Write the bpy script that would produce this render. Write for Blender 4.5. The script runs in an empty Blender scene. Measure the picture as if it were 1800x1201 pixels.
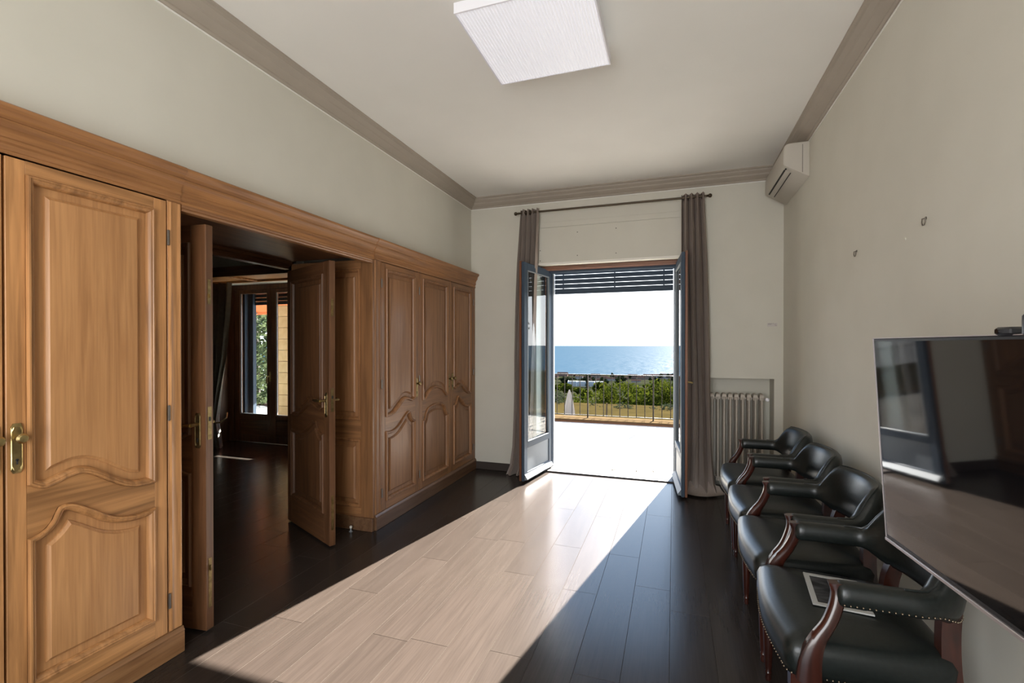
import bpy, bmesh, math, random
from mathutils import Vector, Matrix, noise
random.seed(7)
S = bpy.context.scene
COL = S.collection
R = math.radians
pi = math.pi

# ------------------------------------------------------------------ camera
CH = 1.4
YAW, PITCH, F = R(18.85), R(-0.3), 832.0
cam = bpy.data.cameras.new('camera')
cam.sensor_width = 36.0
cam.lens = F / 1800 * 36.0
cam.shift_y = (611.3 - 600.5) / 1800
cam.clip_start, cam.clip_end = 0.05, 90000
camo = bpy.data.objects.new('camera', cam)
COL.objects.link(camo)
camo.location = (0, 0, CH)
camo.rotation_euler = (pi/2 + PITCH, 0, YAW)
S.camera = camo

# ------------------------------------------------------------------ light, sky, exposure
SUN_AZ, SUN_EL = R(11.0), R(27.0)
S.view_settings.view_transform = 'Standard'
S.view_settings.look = 'None'
S.view_settings.gamma = 1.0
S.view_settings.use_curve_mapping = False
S.view_settings.exposure = 1.48
w = bpy.data.worlds.new('world'); S.world = w; w.use_nodes = True
nt = w.node_tree; bg = nt.nodes['Background']
# clear bright sky: white haze at the horizon, blue overhead
tcw = nt.nodes.new('ShaderNodeTexCoord'); sx = nt.nodes.new('ShaderNodeSeparateXYZ'); rw = nt.nodes.new('ShaderNodeValToRGB')
e = rw.color_ramp.elements; e[0].position = 0.0; e[0].color = (1.0, 1.02, 1.03, 1); e[1].position = 1.0; e[1].color = (.13, .25, .52, 1)
for pos_, c_ in ((.12, (.90,.97,1.03,1)), (.35, (.42,.60,.86,1))):
    q = e.new(pos_); q.color = c_
nt.links.new(tcw.outputs['Generated'], sx.inputs[0]); nt.links.new(sx.outputs[2], rw.inputs[0])
nt.links.new(rw.outputs[0], bg.inputs[0]); bg.inputs[1].default_value = 1.7
sl = bpy.data.lights.new('sun', 'SUN'); sl.energy = 30.0; sl.angle = R(0.35); sl.color = (1.0, 0.95, 0.88)
so = bpy.data.objects.new('sun', sl); COL.objects.link(so); so.location = (3, 20, 12)
sd = Vector((math.sin(SUN_AZ)*math.cos(SUN_EL), math.cos(SUN_AZ)*math.cos(SUN_EL), math.sin(SUN_EL)))
so.rotation_euler = sd.to_track_quat('Z', 'Y').to_euler()
# fill lamp added behind the camera to brighten the room
al = bpy.data.lights.new('rear_fill_light', 'AREA'); al.shape = 'RECTANGLE'; al.size = 1.9; al.size_y = 2.2
al.energy = 28; al.color = (1.0, 0.97, 0.93)
ao = bpy.data.objects.new('rear_fill_light', al); COL.objects.link(ao)
ao.location = (-0.55, -1.62, 1.25); ao.rotation_euler = (R(90), 0, 0)
S.cycles.sample_clamp_indirect = 8.0
S.cycles.max_bounces = 10; S.cycles.diffuse_bounces = 6; S.cycles.glossy_bounces = 5
S.cycles.transparent_max_bounces = 24
S.cycles.caustics_reflective = False; S.cycles.caustics_refractive = False

# ------------------------------------------------------------------ mesh helpers
class MB:
    def __init__(s): s.v = []; s.f = []
    def add(s, vs, fs):
        o = len(s.v); s.v += [tuple(p) for p in vs]; s.f += [tuple(i+o for i in f) for f in fs]; return s
    def box(s, x0, x1, y0, y1, z0, z1, b=0.0):
        if x0 > x1: x0, x1 = x1, x0
        if y0 > y1: y0, y1 = y1, y0
        if z0 > z1: z0, z1 = z1, z0
        b = min(b, (x1-x0)*.45, (y1-y0)*.45, (z1-z0)*.45)
        if b <= 0:
            return s.add([(x0,y0,z0),(x1,y0,z0),(x1,y1,z0),(x0,y1,z0),(x0,y0,z1),(x1,y0,z1),(x1,y1,z1),(x0,y1,z1)],
                  [(0,3,2,1),(4,5,6,7),(0,1,5,4),(1,2,6,5),(2,3,7,6),(3,0,4,7)])
        rings = []
        for z, e in ((z0,b),(z0+b,0),(z1-b,0),(z1,b)):
            X0,X1,Y0,Y1 = x0+e,x1-e,y0+e,y1-e
            c = b*.6 if e == 0 else b*.3
            rings.append([(X0+c,Y0,z),(X1-c,Y0,z),(X1,Y0+c,z),(X1,Y1-c,z),(X1-c,Y1,z),(X0+c,Y1,z),(X0,Y1-c,z),(X0,Y0+c,z)])
        return s.rings(rings)
    def rings(s, rings, caps=(True, True), loop=False):
        n = len(rings[0]); vs = [p for r in rings for p in r]; fs = []
        m = len(rings)
        for k in range(m if loop else m-1):
            k2 = (k+1) % m
            for i in range(n):
                j = (i+1) % n
                fs.append((k*n+i, k*n+j, k2*n+j, k2*n+i))
        if not loop:
            if caps[0]: fs.append(tuple(range(n-1, -1, -1)))
            if caps[1]: fs.append(tuple(range((m-1)*n, m*n)))
        return s.add(vs, fs)
    def strip(s, rows):
        n = len(rows[0]); vs = [p for r in rows for p in r]; fs = []
        for k in range(len(rows)-1):
            for i in range(n-1): fs.append((k*n+i, k*n+i+1, (k+1)*n+i+1, (k+1)*n+i))
        return s.add(vs, fs)
    def tube(s, pts, r, n=8, caps=True):
        pts = [Vector(p) for p in pts]; rs = r if isinstance(r, (list, tuple)) else [r]*len(pts)
        rings = []; up = None
        for i, p in enumerate(pts):
            t = (pts[min(i+1, len(pts)-1)] - pts[max(i-1, 0)]).normalized()
            if up is None:
                up = Vector((0,0,1)) if abs(t.z) < .9 else Vector((1,0,0))
            a = t.cross(up).normalized(); b = a.cross(t).normalized(); up = b
            rings.append([tuple(p + rs[i]*(math.cos(2*pi*k/n)*a + math.sin(2*pi*k/n)*b)) for k in range(n)])
        return s.rings(rings, (caps, caps))
    def lathe(s, prof, c=(0,0,0), n=12, axis='Z'):
        rings = []
        for r, z in prof:
            ring = []
            for k in range(n):
                x, y = r*math.cos(2*pi*k/n), r*math.sin(2*pi*k/n)
                p = (x,y,z) if axis == 'Z' else ((z,x,y) if axis == 'X' else (y,z,x))
                ring.append((c[0]+p[0], c[1]+p[1], c[2]+p[2]))
            rings.append(ring)
        return s.rings(rings)
    def ball(s, c, r, n=10, m=6, sc=(1,1,1)):
        return s.lathe2([(max(r*math.sin(pi*k/m), r*.02), -r*math.cos(pi*k/m)) for k in range(m+1)], c, n, sc)
    def lathe2(s, prof, c, n, sc):
        return s.rings([[(c[0]+sc[0]*q*math.cos(2*pi*k/n), c[1]+sc[1]*q*math.sin(2*pi*k/n), c[2]+sc[2]*z) for k in range(n)] for q, z in prof])
    def prism(s, poly, fn, h0, h1):
        return s.rings([[fn(a, b, h0) for a, b in poly], [fn(a, b, h1) for a, b in poly]])
    def build(s, name, mat, parent=None, smooth=True, ang=38, loc=None, rotz=None, recalc=True):
        me = bpy.data.meshes.new(name); me.from_pydata(s.v, [], s.f)
        if recalc:
            bm = bmesh.new(); bm.from_mesh(me); bmesh.ops.recalc_face_normals(bm, faces=bm.faces); bm.to_mesh(me); bm.free()
        if smooth:
            me.polygons.foreach_set('use_smooth', [True]*len(me.polygons))
            me.set_sharp_from_angle(angle=R(ang))
        me.update()
        if mat: me.materials.append(mat)
        o = bpy.data.objects.new(name, me); COL.objects.link(o)
        if parent: o.parent = parent
        if loc: o.location = loc
        if rotz is not None: o.rotation_euler = (0, 0, rotz)
        return o

def tag(o, label, cat, group=None, kind=None):
    o['label'] = label
    if cat: o['category'] = cat
    if group: o['group'] = group
    if kind: o['kind'] = kind
    return o
def thing(name, label, cat, loc=(0,0,0), rz=0, group=None, kind=None):
    o = bpy.data.objects.new(name, None); COL.objects.link(o); o.location = loc; o.rotation_euler = (0,0,rz)
    o.empty_display_size = .1
    return tag(o, label, cat, group, kind)
def struct(o, label=None):
    o['kind'] = 'structure'
    if label: o['label'] = label
    return o
def copy_tree(o, parent=None):
    c = o.copy(); COL.objects.link(c)
    if parent: c.parent = parent
    for ch in o.children: copy_tree(ch, c)
    return c
def B(*a, b=0.0): return MB().box(*a, b=b)
def spline(pts, n):
    out = []
    P = [pts[0]] + list(pts) + [pts[-1]]
    for i in range(1, len(P)-2):
        p0, p1, p2, p3 = P[i-1:i+3]
        for k in range(n):
            t = k/n
            out.append(tuple(.5*((2*p1[d]) + (-p0[d]+p2[d])*t + (2*p0[d]-5*p1[d]+4*p2[d]-p3[d])*t*t + (-p0[d]+3*p1[d]-3*p2[d]+p3[d])*t**3) for d in range(len(p1))))
    out.append(tuple(pts[-1])); return out
def offset(poly, d):
    """inward offset of a counter-clockwise polygon"""
    n = len(poly); out = []
    for i in range(n):
        p = Vector(poly[i]); a = (p - Vector(poly[i-1])).normalized(); b = (Vector(poly[(i+1) % n]) - p).normalized()
        na = Vector((-a.y, a.x)); nb = Vector((-b.y, b.x)); m = na + nb
        if m.length < .2: m = na
        m.normalize(); k = 1/max(.5, m.dot(na))
        out.append(tuple(p + m*d*k))
    return out
def hit(u, v, dist):
    """room point at a distance along the photographed direction"""
    d = Vector((-math.sin(YAW)*math.cos(PITCH), math.cos(YAW)*math.cos(PITCH), math.sin(PITCH)))
    r = Vector((math.cos(YAW), math.sin(YAW), 0)); up = r.cross(d)
    q = d + r*(u-900)/F - up*(v-611.3)/F
    return Vector((0,0,CH)) + q*(dist/math.hypot(q.x, q.y))

# ------------------------------------------------------------------ materials
def mat(name, col=(.5,.5,.5), rough=.5, metal=0, spec=.5, coat=0, sheen=0):
    m = bpy.data.materials.new(name); m.use_nodes = True
    b = m.node_tree.nodes['Principled BSDF']
    b.inputs['Base Color'].default_value = (*col, 1); b.inputs['Roughness'].default_value = rough
    b.inputs['Metallic'].default_value = metal; b.inputs['Specular IOR Level'].default_value = spec
    b.inputs['Coat Weight'].default_value = coat; b.inputs['Coat Roughness'].default_value = .15
    b.inputs['Sheen Weight'].default_value = sheen
    return m
def N(m, t, **k):
    n = m.node_tree.nodes.new(t)
    for a, v in k.items(): setattr(n, a, v)
    return n
def L(m, a, b): m.node_tree.links.new(a, b)
def P(m): return m.node_tree.nodes['Principled BSDF']
def noisy(m, c1, c2, scale=(1,1,1), sc=8, detail=4, bump=0.0, coord='Object', distort=0.0, lo=.3, hi=.7, bdist=.01):
    tc = N(m, 'ShaderNodeTexCoord'); mp = N(m, 'ShaderNodeMapping'); mp.inputs['Scale'].default_value = scale
    no = N(m, 'ShaderNodeTexNoise'); no.inputs['Scale'].default_value = sc; no.inputs['Detail'].default_value = detail
    no.inputs['Distortion'].default_value = distort
    cr = N(m, 'ShaderNodeValToRGB'); cr.color_ramp.elements[0].position = lo; cr.color_ramp.elements[1].position = hi
    cr.color_ramp.elements[0].color = (*c1, 1); cr.color_ramp.elements[1].color = (*c2, 1)
    L(m, tc.outputs[coord], mp.inputs[0]); L(m, mp.outputs[0], no.inputs[0]); L(m, no.outputs[0], cr.inputs[0])
    L(m, cr.outputs[0], P(m).inputs['Base Color'])
    if bump:
        bp = N(m, 'ShaderNodeBump'); bp.inputs['Strength'].default_value = bump; bp.inputs['Distance'].default_value = bdist
        L(m, no.outputs[0], bp.inputs['Height']); L(m, bp.outputs[0], P(m).inputs['Normal'])
    return m
def wood(name, base, dark, rough=.42, axis=2, rings=True, coat=.06):
    """straight grain along the local axis with broad figure"""
    m = mat(name, base, rough, coat=coat)
    sc = [14, 14, 14]; sc[axis] = .9
    noisy(m, dark, base, tuple(sc), 2.2, 6, .12, distort=.6, lo=.30, hi=.62, bdist=.002)
    cr = [n for n in m.node_tree.nodes if n.type == 'VALTORGB'][0]
    # fine pores
    tc = [n for n in m.node_tree.nodes if n.type == 'TEX_COORD'][0]
    mp = N(m, 'ShaderNodeMapping'); s2 = [90, 90, 90]; s2[axis] = 2.5; mp.inputs['Scale'].default_value = s2
    n2 = N(m, 'ShaderNodeTexNoise'); n2.inputs['Scale'].default_value = 1.5; n2.inputs['Detail'].default_value = 3
    oi = N(m, 'ShaderNodeObjectInfo')
    ad = N(m, 'ShaderNodeMixRGB', blend_type='ADD'); ad.inputs[0].default_value = 1
    vm = N(m, 'ShaderNodeVectorMath', operation='SCALE'); vm.inputs['Scale'].default_value = 7.0
    cb = N(m, 'ShaderNodeCombineXYZ')
    L(m, oi.outputs['Random'], cb.inputs[0]); L(m, oi.outputs['Random'], cb.inputs[1])
    L(m, cb.outputs[0], vm.inputs[0])
    va = N(m, 'ShaderNodeVectorMath', operation='ADD')
    L(m, tc.outputs['Object'], va.inputs[0]); L(m, vm.outputs[0], va.inputs[1])
    mp0 = [n for n in m.node_tree.nodes if n.type == 'MAPPING'][0]
    L(m, va.outputs[0], mp0.inputs[0]); L(m, va.outputs[0], mp.inputs[0]); L(m, mp.outputs[0], n2.inputs[0])
    mx = N(m, 'ShaderNodeMixRGB', blend_type='MULTIPLY'); mx.inputs[0].default_value = .28
    r2 = N(m, 'ShaderNodeValToRGB'); r2.color_ramp.elements[0].position = .35; r2.color_ramp.elements[0].color = (.55,.5,.45,1); r2.color_ramp.elements[1].position = .6
    L(m, n2.outputs[0], r2.inputs[0]); L(m, cr.outputs[0], mx.inputs[1]); L(m, r2.outputs[0], mx.inputs[2])
    hv = N(m, 'ShaderNodeHueSaturation'); ml = N(m, 'ShaderNodeMapRange'); ml.inputs['To Min'].default_value = .86; ml.inputs['To Max'].default_value = 1.14
    L(m, oi.outputs['Random'], ml.inputs[0]); L(m, ml.outputs[0], hv.inputs['Value']); L(m, mx.outputs[0], hv.inputs['Color'])
    L(m, hv.outputs[0], P(m).inputs['Base Color'])
    return m

M = {}
M['wall'] = noisy(mat('wall_paint', rough=.75, spec=.25), (.60,.58,.51), (.63,.61,.54), sc=3, bump=.03)
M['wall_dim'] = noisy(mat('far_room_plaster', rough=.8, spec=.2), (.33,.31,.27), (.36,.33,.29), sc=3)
M['ceil'] = noisy(mat('ceiling_paint', rough=.8, spec=.2), (.82,.81,.775), (.85,.84,.805), sc=2, bump=.02)
M['crown'] = noisy(mat('taupe_paint', rough=.6, spec=.3), (.36,.315,.265), (.39,.34,.285), sc=4)
M['pine_v'] = wood('honey_wood_vertical', (.54,.265,.100), (.27,.125,.045))
M['pine_h'] = wood('honey_wood_horizontal', (.54,.265,.100), (.26,.12,.042), axis=0)
M['pine_p'] = wood('honey_wood_panel', (.56,.285,.115), (.44,.21,.08))
M['pine_y'] = wood('cornice_wood', (.36,.165,.060), (.22,.095,.034), axis=1)
M['oak_v'] = wood('brown_wood_vertical', (.31,.145,.058), (.19,.088,.036))
M['oak_h'] = wood('brown_wood_horizontal', (.31,.145,.058), (.18,.084,.035), axis=0)
M['oak_p'] = wood('brown_wood_panel', (.33,.16,.070), (.23,.107,.044))
M['red_v'] = wood('red_brown_wood_vertical', (.165,.072,.030), (.09,.038,.015))
M['red_h'] = wood('red_brown_wood_horizontal', (.165,.072,.030), (.09,.036,.014), axis=0)
M['red_y'] = wood('red_brown_wood_deep', (.165,.072,.030), (.09,.036,.014), axis=1)
M['plinth_y'] = wood('plinth_wood', (.30,.15,.062), (.18,.08,.03), axis=1)
M['plinth_d'] = wood('plinth_wood_brown', (.19,.10,.05), (.12,.055,.025), axis=1)
def floor_mat():
    m = wood('dark_laminate', (.040,.031,.0255), (.033,.0255,.021), rough=.245, axis=1, coat=0); P(m).inputs['Specular IOR Level'].default_value = .31
    return m
M['floor'] = floor_mat()
M['floor_edge'] = mat('plank_edge_highlight', (.075,.062,.052), .9, spec=0)  # paler edge colour paints in the bright lines along the joints
M['joint'] = mat('floor_underlay', (.012,.009,.008), .9)
M['skirt'] = mat('dark_skirting', (.035,.024,.019), .5)
M['brass'] = noisy(mat('aged_brass', rough=.35, metal=1), (.35,.26,.11), (.55,.43,.20), sc=30)
M['brassd'] = noisy(mat('dark_brass', rough=.4, metal=1), (.18,.13,.06), (.38,.28,.13), sc=40)
M['iron'] = mat('dark_iron', (.008,.007,.007), .6, spec=.2)
M['hinge'] = mat('steel_hinge', (.16,.14,.12), .45, metal=.8)
M['bronze'] = mat('rod_bronze', (.075,.055,.035), .4, metal=.7)
M['white'] = mat('white_plastic', (.84,.84,.90), .45)
M['diffuser'] = mat('lamp_cover', (.84,.84,.90), .45); P(M['diffuser']).inputs['Emission Color'].default_value = (.95,.96,1,1); P(M['diffuser']).inputs['Emission Strength'].default_value = .10  # faint emission added to lift the brightness of the cover
M['whitew'] = mat('white_gloss_paint', (.80,.77,.70), .4)
M['ac'] = mat('cream_plastic', (.52,.485,.43), .45)
M['black'] = mat('black_plastic', (.012,.012,.014), .4)
M['dark'] = mat('dark_slot', (.02,.018,.016), .7)
M['screen'] = mat('tv_screen', (.004,.004,.005), .04); P(M['screen']).inputs['IOR'].default_value = 2.1
M['silver'] = mat('silver_trim', (.55,.50,.50), .35, metal=.7)
M['rad'] = mat('radiator_enamel', (.47,.42,.36), .45)
M['blue'] = mat('blue_grey_paint', (.045,.068,.10), .55, spec=.25)
M['bluel'] = mat('pale_grey_paint', (.20,.225,.245), .5, spec=.3)
M['alu'] = mat('aluminium', (.38,.40,.42), .45, metal=.6)
M['redwood'] = wood('frame_red_wood', (.22,.085,.04), (.14,.05,.022), axis=0)
M['redwood_v'] = wood('frame_red_wood_upright', (.22,.085,.04), (.14,.05,.022), axis=2)
M['curtain'] = noisy(mat('taupe_curtain_cloth', rough=.85, spec=.1), (.31,.26,.232), (.33,.28,.25), (1,1,.2), 40, 2)
M['velvet'] = noisy(mat('olive_velvet', rough=.75, spec=.2, sheen=.5), (.15,.13,.095), (.19,.165,.125), sc=30)
M['leather'] = noisy(mat('black_green_leather', rough=.34, spec=.5), (.006,.008,.0075), (.010,.0135,.0125), sc=90, bump=.12, bdist=.002)
M['mahog'] = wood('mahogany', (.050,.012,.007), (.022,.006,.004), rough=.28, axis=2, coat=.4)
M['nail'] = mat('antique_nail', (.30,.24,.17), .35, metal=1)
M['mount'] = mat('pale_mount_card', (.42,.42,.40), .7)
M['label'] = mat('label_card', (.55,.51,.49), .6)
M['ink'] = mat('label_ink', (.14,.12,.10), .7)
M['terrace'] = noisy(mat('cream_paving', rough=1, spec=0), (.38,.362,.325), (.415,.398,.36), sc=6, detail=6)
M['coping'] = noisy(mat('ochre_coping', rough=1, spec=0), (.055,.038,.020), (.072,.050,.027), sc=9)
M['copinge'] = noisy(mat('terracotta_riser', rough=.75), (.05,.02,.009), (.07,.03,.014), sc=12)
M['stone'] = noisy(mat('yellow_stone', rough=.85), (.55,.42,.20), (.66,.52,.28), sc=9, bump=.3)
M['lawn'] = noisy(mat('dry_lawn', rough=1, spec=0), (.021,.016,.006), (.030,.022,.008), sc=.8, detail=8)
M['awning'] = mat('orange_awning_cloth', (.62,.17,.05), .8)
M['render'] = noisy(mat('outside_render', rough=.95, spec=.1), (.15,.125,.09), (.18,.15,.11), sc=4)
def print_mat():
    m = mat('dark_print', rough=.35)
    return noisy(m, (.012,.013,.014), (.10,.10,.11), (1,2.2,1), 9, 2, distort=1.5, lo=.42, hi=.72)
M['print'] = print_mat()
def glass_mat(name, tint=(1,1,1), ior=1.5):
    m = bpy.data.materials.new(name); m.use_nodes = True; m.node_tree.nodes.clear()
    o = N(m, 'ShaderNodeOutputMaterial'); mx = N(m, 'ShaderNodeMixShader'); fr = N(m, 'ShaderNodeFresnel'); fr.inputs[0].default_value = ior
    t = N(m, 'ShaderNodeBsdfTransparent'); t.inputs[0].default_value = (*tint, 1)
    g = N(m, 'ShaderNodeBsdfGlossy'); g.inputs['Roughness'].default_value = .01
    ge = N(m, 'ShaderNodeNewGeometry'); ml = N(m, 'ShaderNodeMath', operation='SUBTRACT'); ml.inputs[0].default_value = 1; ml.use_clamp = True
    mu = N(m, 'ShaderNodeMath', operation='MULTIPLY')
    L(m, ge.outputs['Backfacing'], ml.inputs[1]); L(m, fr.outputs[0], mu.inputs[0]); L(m, ml.outputs[0], mu.inputs[1])
    L(m, mu.outputs[0], mx.inputs[0]); L(m, t.outputs[0], mx.inputs[1]); L(m, g.outputs[0], mx.inputs[2]); L(m, mx.outputs[0], o.inputs[0])
    return m
M['glass'] = glass_mat('window_glass', (.90,.94,.95), 1.75)
def leaf_mat(name, c1, c2, trans=.4):
    m = mat(name, c1, .8, spec=0)
    oi = N(m, 'ShaderNodeTexNoise'); oi.inputs['Scale'].default_value = 1.3; oi.inputs['Detail'].default_value = 3
    tc = N(m, 'ShaderNodeTexCoord'); L(m, tc.outputs['Object'], oi.inputs[0])
    cr = N(m, 'ShaderNodeValToRGB'); cr.color_ramp.elements[0].color = (*c1,1); cr.color_ramp.elements[1].color = (*c2,1)
    cr.color_ramp.elements[0].position = .35; cr.color_ramp.elements[1].position = .65
    L(m, oi.outputs[0], cr.inputs[0]); L(m, cr.outputs[0], P(m).inputs['Base Color'])
    tr = N(m, 'ShaderNodeBsdfTranslucent'); L(m, cr.outputs[0], tr.inputs[0])
    mx = N(m, 'ShaderNodeMixShader'); mx.inputs[0].default_value = trans
    out = [n for n in m.node_tree.nodes if n.type == 'OUTPUT_MATERIAL'][0]
    L(m, P(m).outputs[0], mx.inputs[1]); L(m, tr.outputs[0], mx.inputs[2]); L(m, mx.outputs[0], out.inputs[0])
    return m
M['pineleaf'] = leaf_mat('pine_needles', (.008,.013,.002), (.040,.046,.005), .38)
M['oliveleaf'] = leaf_mat('olive_leaves', (0.0189, 0.0231, 0.0118), (0.0315, 0.0357, 0.0189), .3)
M['treeleaf'] = leaf_mat('garden_tree_leaves', (.045,.062,.03), (.10,.12,.06), .4)
M['darkleaf'] = leaf_mat('dark_conifer', (0.0042, 0.0067, 0.0034), (0.0092, 0.0134, 0.0059), .25)
M['bark'] = noisy(mat('bark', rough=.9), (.03,.02,.013), (.055,.038,.024), sc=12)
M['hill'] = noisy(mat('hillside_scrub', rough=1, spec=0), (.006,.008,.004), (.015,.015,.0085), sc=.035, detail=9, lo=.38, hi=.62)
M['townwall'] = mat('town_plaster', (.075,.060,.050), 1, spec=0)
M['townwall2'] = mat('town_plaster_rose', (.075,.048,.040), 1, spec=0)
M['townwall3'] = mat('town_plaster_white', (.11,.105,.10), 1, spec=0)
M['roof'] = mat('town_roof_tiles', (.035,.021,.017), 1, spec=0)
M['poly'] = mat('greenhouse_film', (.12,.12,.112), 1, spec=0)
M['cloth'] = leaf_mat('cream_parasol_cloth', (.26,.24,.22), (.29,.27,.245), .55)
M['post'] = mat('raw_timber', (.09,.062,.036), 1, spec=0)
def sea_mat():
    m = mat('sea_water', (.0085,.024,.039), 1, spec=0)
    tc = N(m, 'ShaderNodeTexCoord'); mp = N(m, 'ShaderNodeMapping'); mp.inputs['Scale'].default_value = (.02,.006,.02)
    no = N(m, 'ShaderNodeTexNoise'); no.inputs['Scale'].default_value = 1.0; no.inputs['Detail'].default_value = 8
    bp = N(m, 'ShaderNodeBump'); bp.inputs['Strength'].default_value = .6; bp.inputs['Distance'].default_value = 6
    L(m, tc.outputs['Object'], mp.inputs[0]); L(m, mp.outputs[0], no.inputs[0]); L(m, no.outputs[0], bp.inputs['Height'])
    g = N(m, 'ShaderNodeBsdfGlossy'); g.inputs['Roughness'].default_value = .36; L(m, bp.outputs[0], g.inputs['Normal'])
    mx = N(m, 'ShaderNodeMixShader'); mx.inputs[0].default_value = .02
    out = [n for n in m.node_tree.nodes if n.type == 'OUTPUT_MATERIAL'][0]
    L(m, P(m).outputs[0], mx.inputs[1]); L(m, g.outputs[0], mx.inputs[2]); L(m, mx.outputs[0], out.inputs[0])
    return m
M['sea'] = sea_mat()

# ------------------------------------------------------------------ room shell
XL, XW, YB, YO, ZC, YF = -2.18, .96, 4.95, 5.32, 3.04, -1.6      # left wall, right wall, back wall in/out, ceiling, front
CF = -2.13                                                        # cabinet face
XP = -2.95                                                        # inner side of the partition
fl = struct(B(-7.7, XW+.15, YF-.12, YO-.02, -.12, -.014).build('floor', M['joint']))
# planks: one shared mesh per length
PW, PL = .195, 1.22
def plank_mesh(w_, l_):
    o = B(0, w_-.0022, 0, l_-.0022, -.014, 0, b=.0013).build('plank', M['floor'], fl, smooth=False)
    return o
full = None
k = 0
ncol = int((XW + 7.6)/PW)
for c in range(ncol+1):
    x = XW - (c+1)*PW
    y = YF - random.random()*PL
    inroom = x > XP
    while y < 5.30:
        y0, y1 = max(y, YF), min(y+PL, 5.30)
        vis = inroom or (y1 > 1.5)
        if x < XP - .05 and x < -2.95 - (y1)*1.9: vis = False    # never seen past the passage
        if vis and y1-y0 > .03:
            o = MB().box(0, PW-.0008, 0, y1-y0-.0008, -.014, 0, b=.0007).build('plank', M['floor'], fl, smooth=False, recalc=False)
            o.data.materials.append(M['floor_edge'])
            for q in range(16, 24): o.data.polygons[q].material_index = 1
            o.location = (x, y0, 0)
        y += PL
struct(B(-7.7, XW+.15, YF-.12, YO, ZC, ZC+.15).build('ceiling', M['ceil']))

def wall_with_holes(name, x0, x1, z0, z1, y0, y1, holes, m, axis='Y'):
    """a wall slab along X with rectangular holes (xa, xb, za, zb), cut into boxes of one mesh"""
    mb = MB(); xs = sorted({x0, x1, *[h[0] for h in holes], *[h[1] for h in holes]})
    for a, b in zip(xs, xs[1:]):
        segs = [(z0, z1)]
        for h in holes:
            if h[0] <= a+1e-6 and h[1] >= b-1e-6:
                ns = []
                for s, e in segs:
                    if h[2] > s: ns.append((s, min(e, h[2])))
                    if h[3] < e: ns.append((max(s, h[3]), e))
                segs = [q for q in ns if q[1]-q[0] > 1e-6]
        for s, e in segs: mb.box(a, b, y0, y1, s, e)
    return mb
DX0, DX1, DZ = -1.41, .125, 2.275          # balcony door opening
WX0, WX1 = -6.20, -4.55                     # far-room glazed door opening
wb = wall_with_holes('wall_back', -7.7, XW+.15, 0, ZC, YB, YO,
     [(DX0, DX1, 0, DZ), (.30, .885, 0, 1.085), (WX0, WX1, 0, 2.27)], M['wall'])
struct(wb.build('wall_back', M['wall'], smooth=False))
struct(B(.30, .885, YB+.22, YO-.005, 0, 1.085).build('niche_back', M['wall'], smooth=False)).name = 'wall_niche'
struct(B(XW, XW+.15, YF-.12, YB, 0, ZC).build('wall_right', M['wall'], smooth=False))
struct(wall_with_holes('', -7.7, XW, 0, ZC, YF-.12, YF, [(-1.5, .4, .1, 2.4)], M['wall']).build('wall_front', M['wall'], smooth=False))
wl = B(XP+.01, XL, YF, YB, 2.10, ZC)
struct(wl.build('wall_left', M['wall'], smooth=False))
struct(B(XP+.01, XP+.05, YF, .40, 0, 2.10).build('wall_left_low', M['wall'], smooth=False)).name = 'wall_left_lower'
pt = MB(); pt.box(XP-.10, XP+.009, YF, 1.56, 0, ZC); pt.box(XP-.10, XP+.009, 3.20, YB, 0, ZC); pt.box(XP-.10, XP+.009, 1.56, 3.20, 2.14, ZC)
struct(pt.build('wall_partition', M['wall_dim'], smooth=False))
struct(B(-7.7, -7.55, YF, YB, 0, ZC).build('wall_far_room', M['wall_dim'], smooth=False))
# made-up front window (behind the camera), added to go with the fill lamp
fw = struct(thing('window_added', 'added white window behind the camera, made up for the fill lamp', None, (-.55, YF-.06, .1)))
f = MB()
for a in ((-.95,-.89,0,2.3),(.89,.95,0,2.3),(-.03,.03,0,2.3)): f.box(a[0],a[1],-.03,.03,a[2],a[3])
f.box(-.95,.95,-.03,.03,0,.06); f.box(-.95,.95,-.03,.03,2.24,2.3)
f.build('window_frame', M['whitew'], fw, smooth=False)

# crown mouldings: profile (out from wall, down from ceiling)
CP = [(0,0),(.105,0),(.105,.010),(.092,.016),(.088,.030),(.070,.046),(.064,.050),(.060,.060),(.040,.078),(.020,.088),(.020,.096),(.012,.104),(0,.104)]
def crown(name, p0, p1, nrm, z=ZC, m='crown', ext=0, prof=CP):
    d = (Vector(p1)-Vector(p0)).normalized(); mb = MB(); rings = []
    for p, s in ((Vector(p0), 1), (Vector(p1), -1)):
        rings.append([(p.x + nrm[0]*o + d.x*s*o*ext, p.y + nrm[1]*o + d.y*s*o*ext, z-h) for o, h in prof])
    return struct(mb.rings(rings).build(name, M[m], ang=25))
crown('trim_1', (XL, YF), (XL, YB), (1, 0), ext=1)
crown('trim_2', (XL, YB), (XW, YB), (0, -1), ext=1)
crown('trim_3', (XW, YF), (XW, YB), (-1, 0), ext=1)
crown('trim_4', (-7.55, YB), (XP-.10, YB), (0, -1), m='skirt', ext=1)
# thin paint bead lines beside the crown
for nm, a in (('trim_5', (XL, XL+.004, YF, YB, ZC-.112, ZC-.104)), ('trim_6', (XL, XW, YB-.004, YB, ZC-.112, ZC-.104)), ('trim_7', (XW-.004, XW, YF, YB, ZC-.112, ZC-.104))):
    struct(B(*a).build(nm, M['ceil'], smooth=False))
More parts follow.
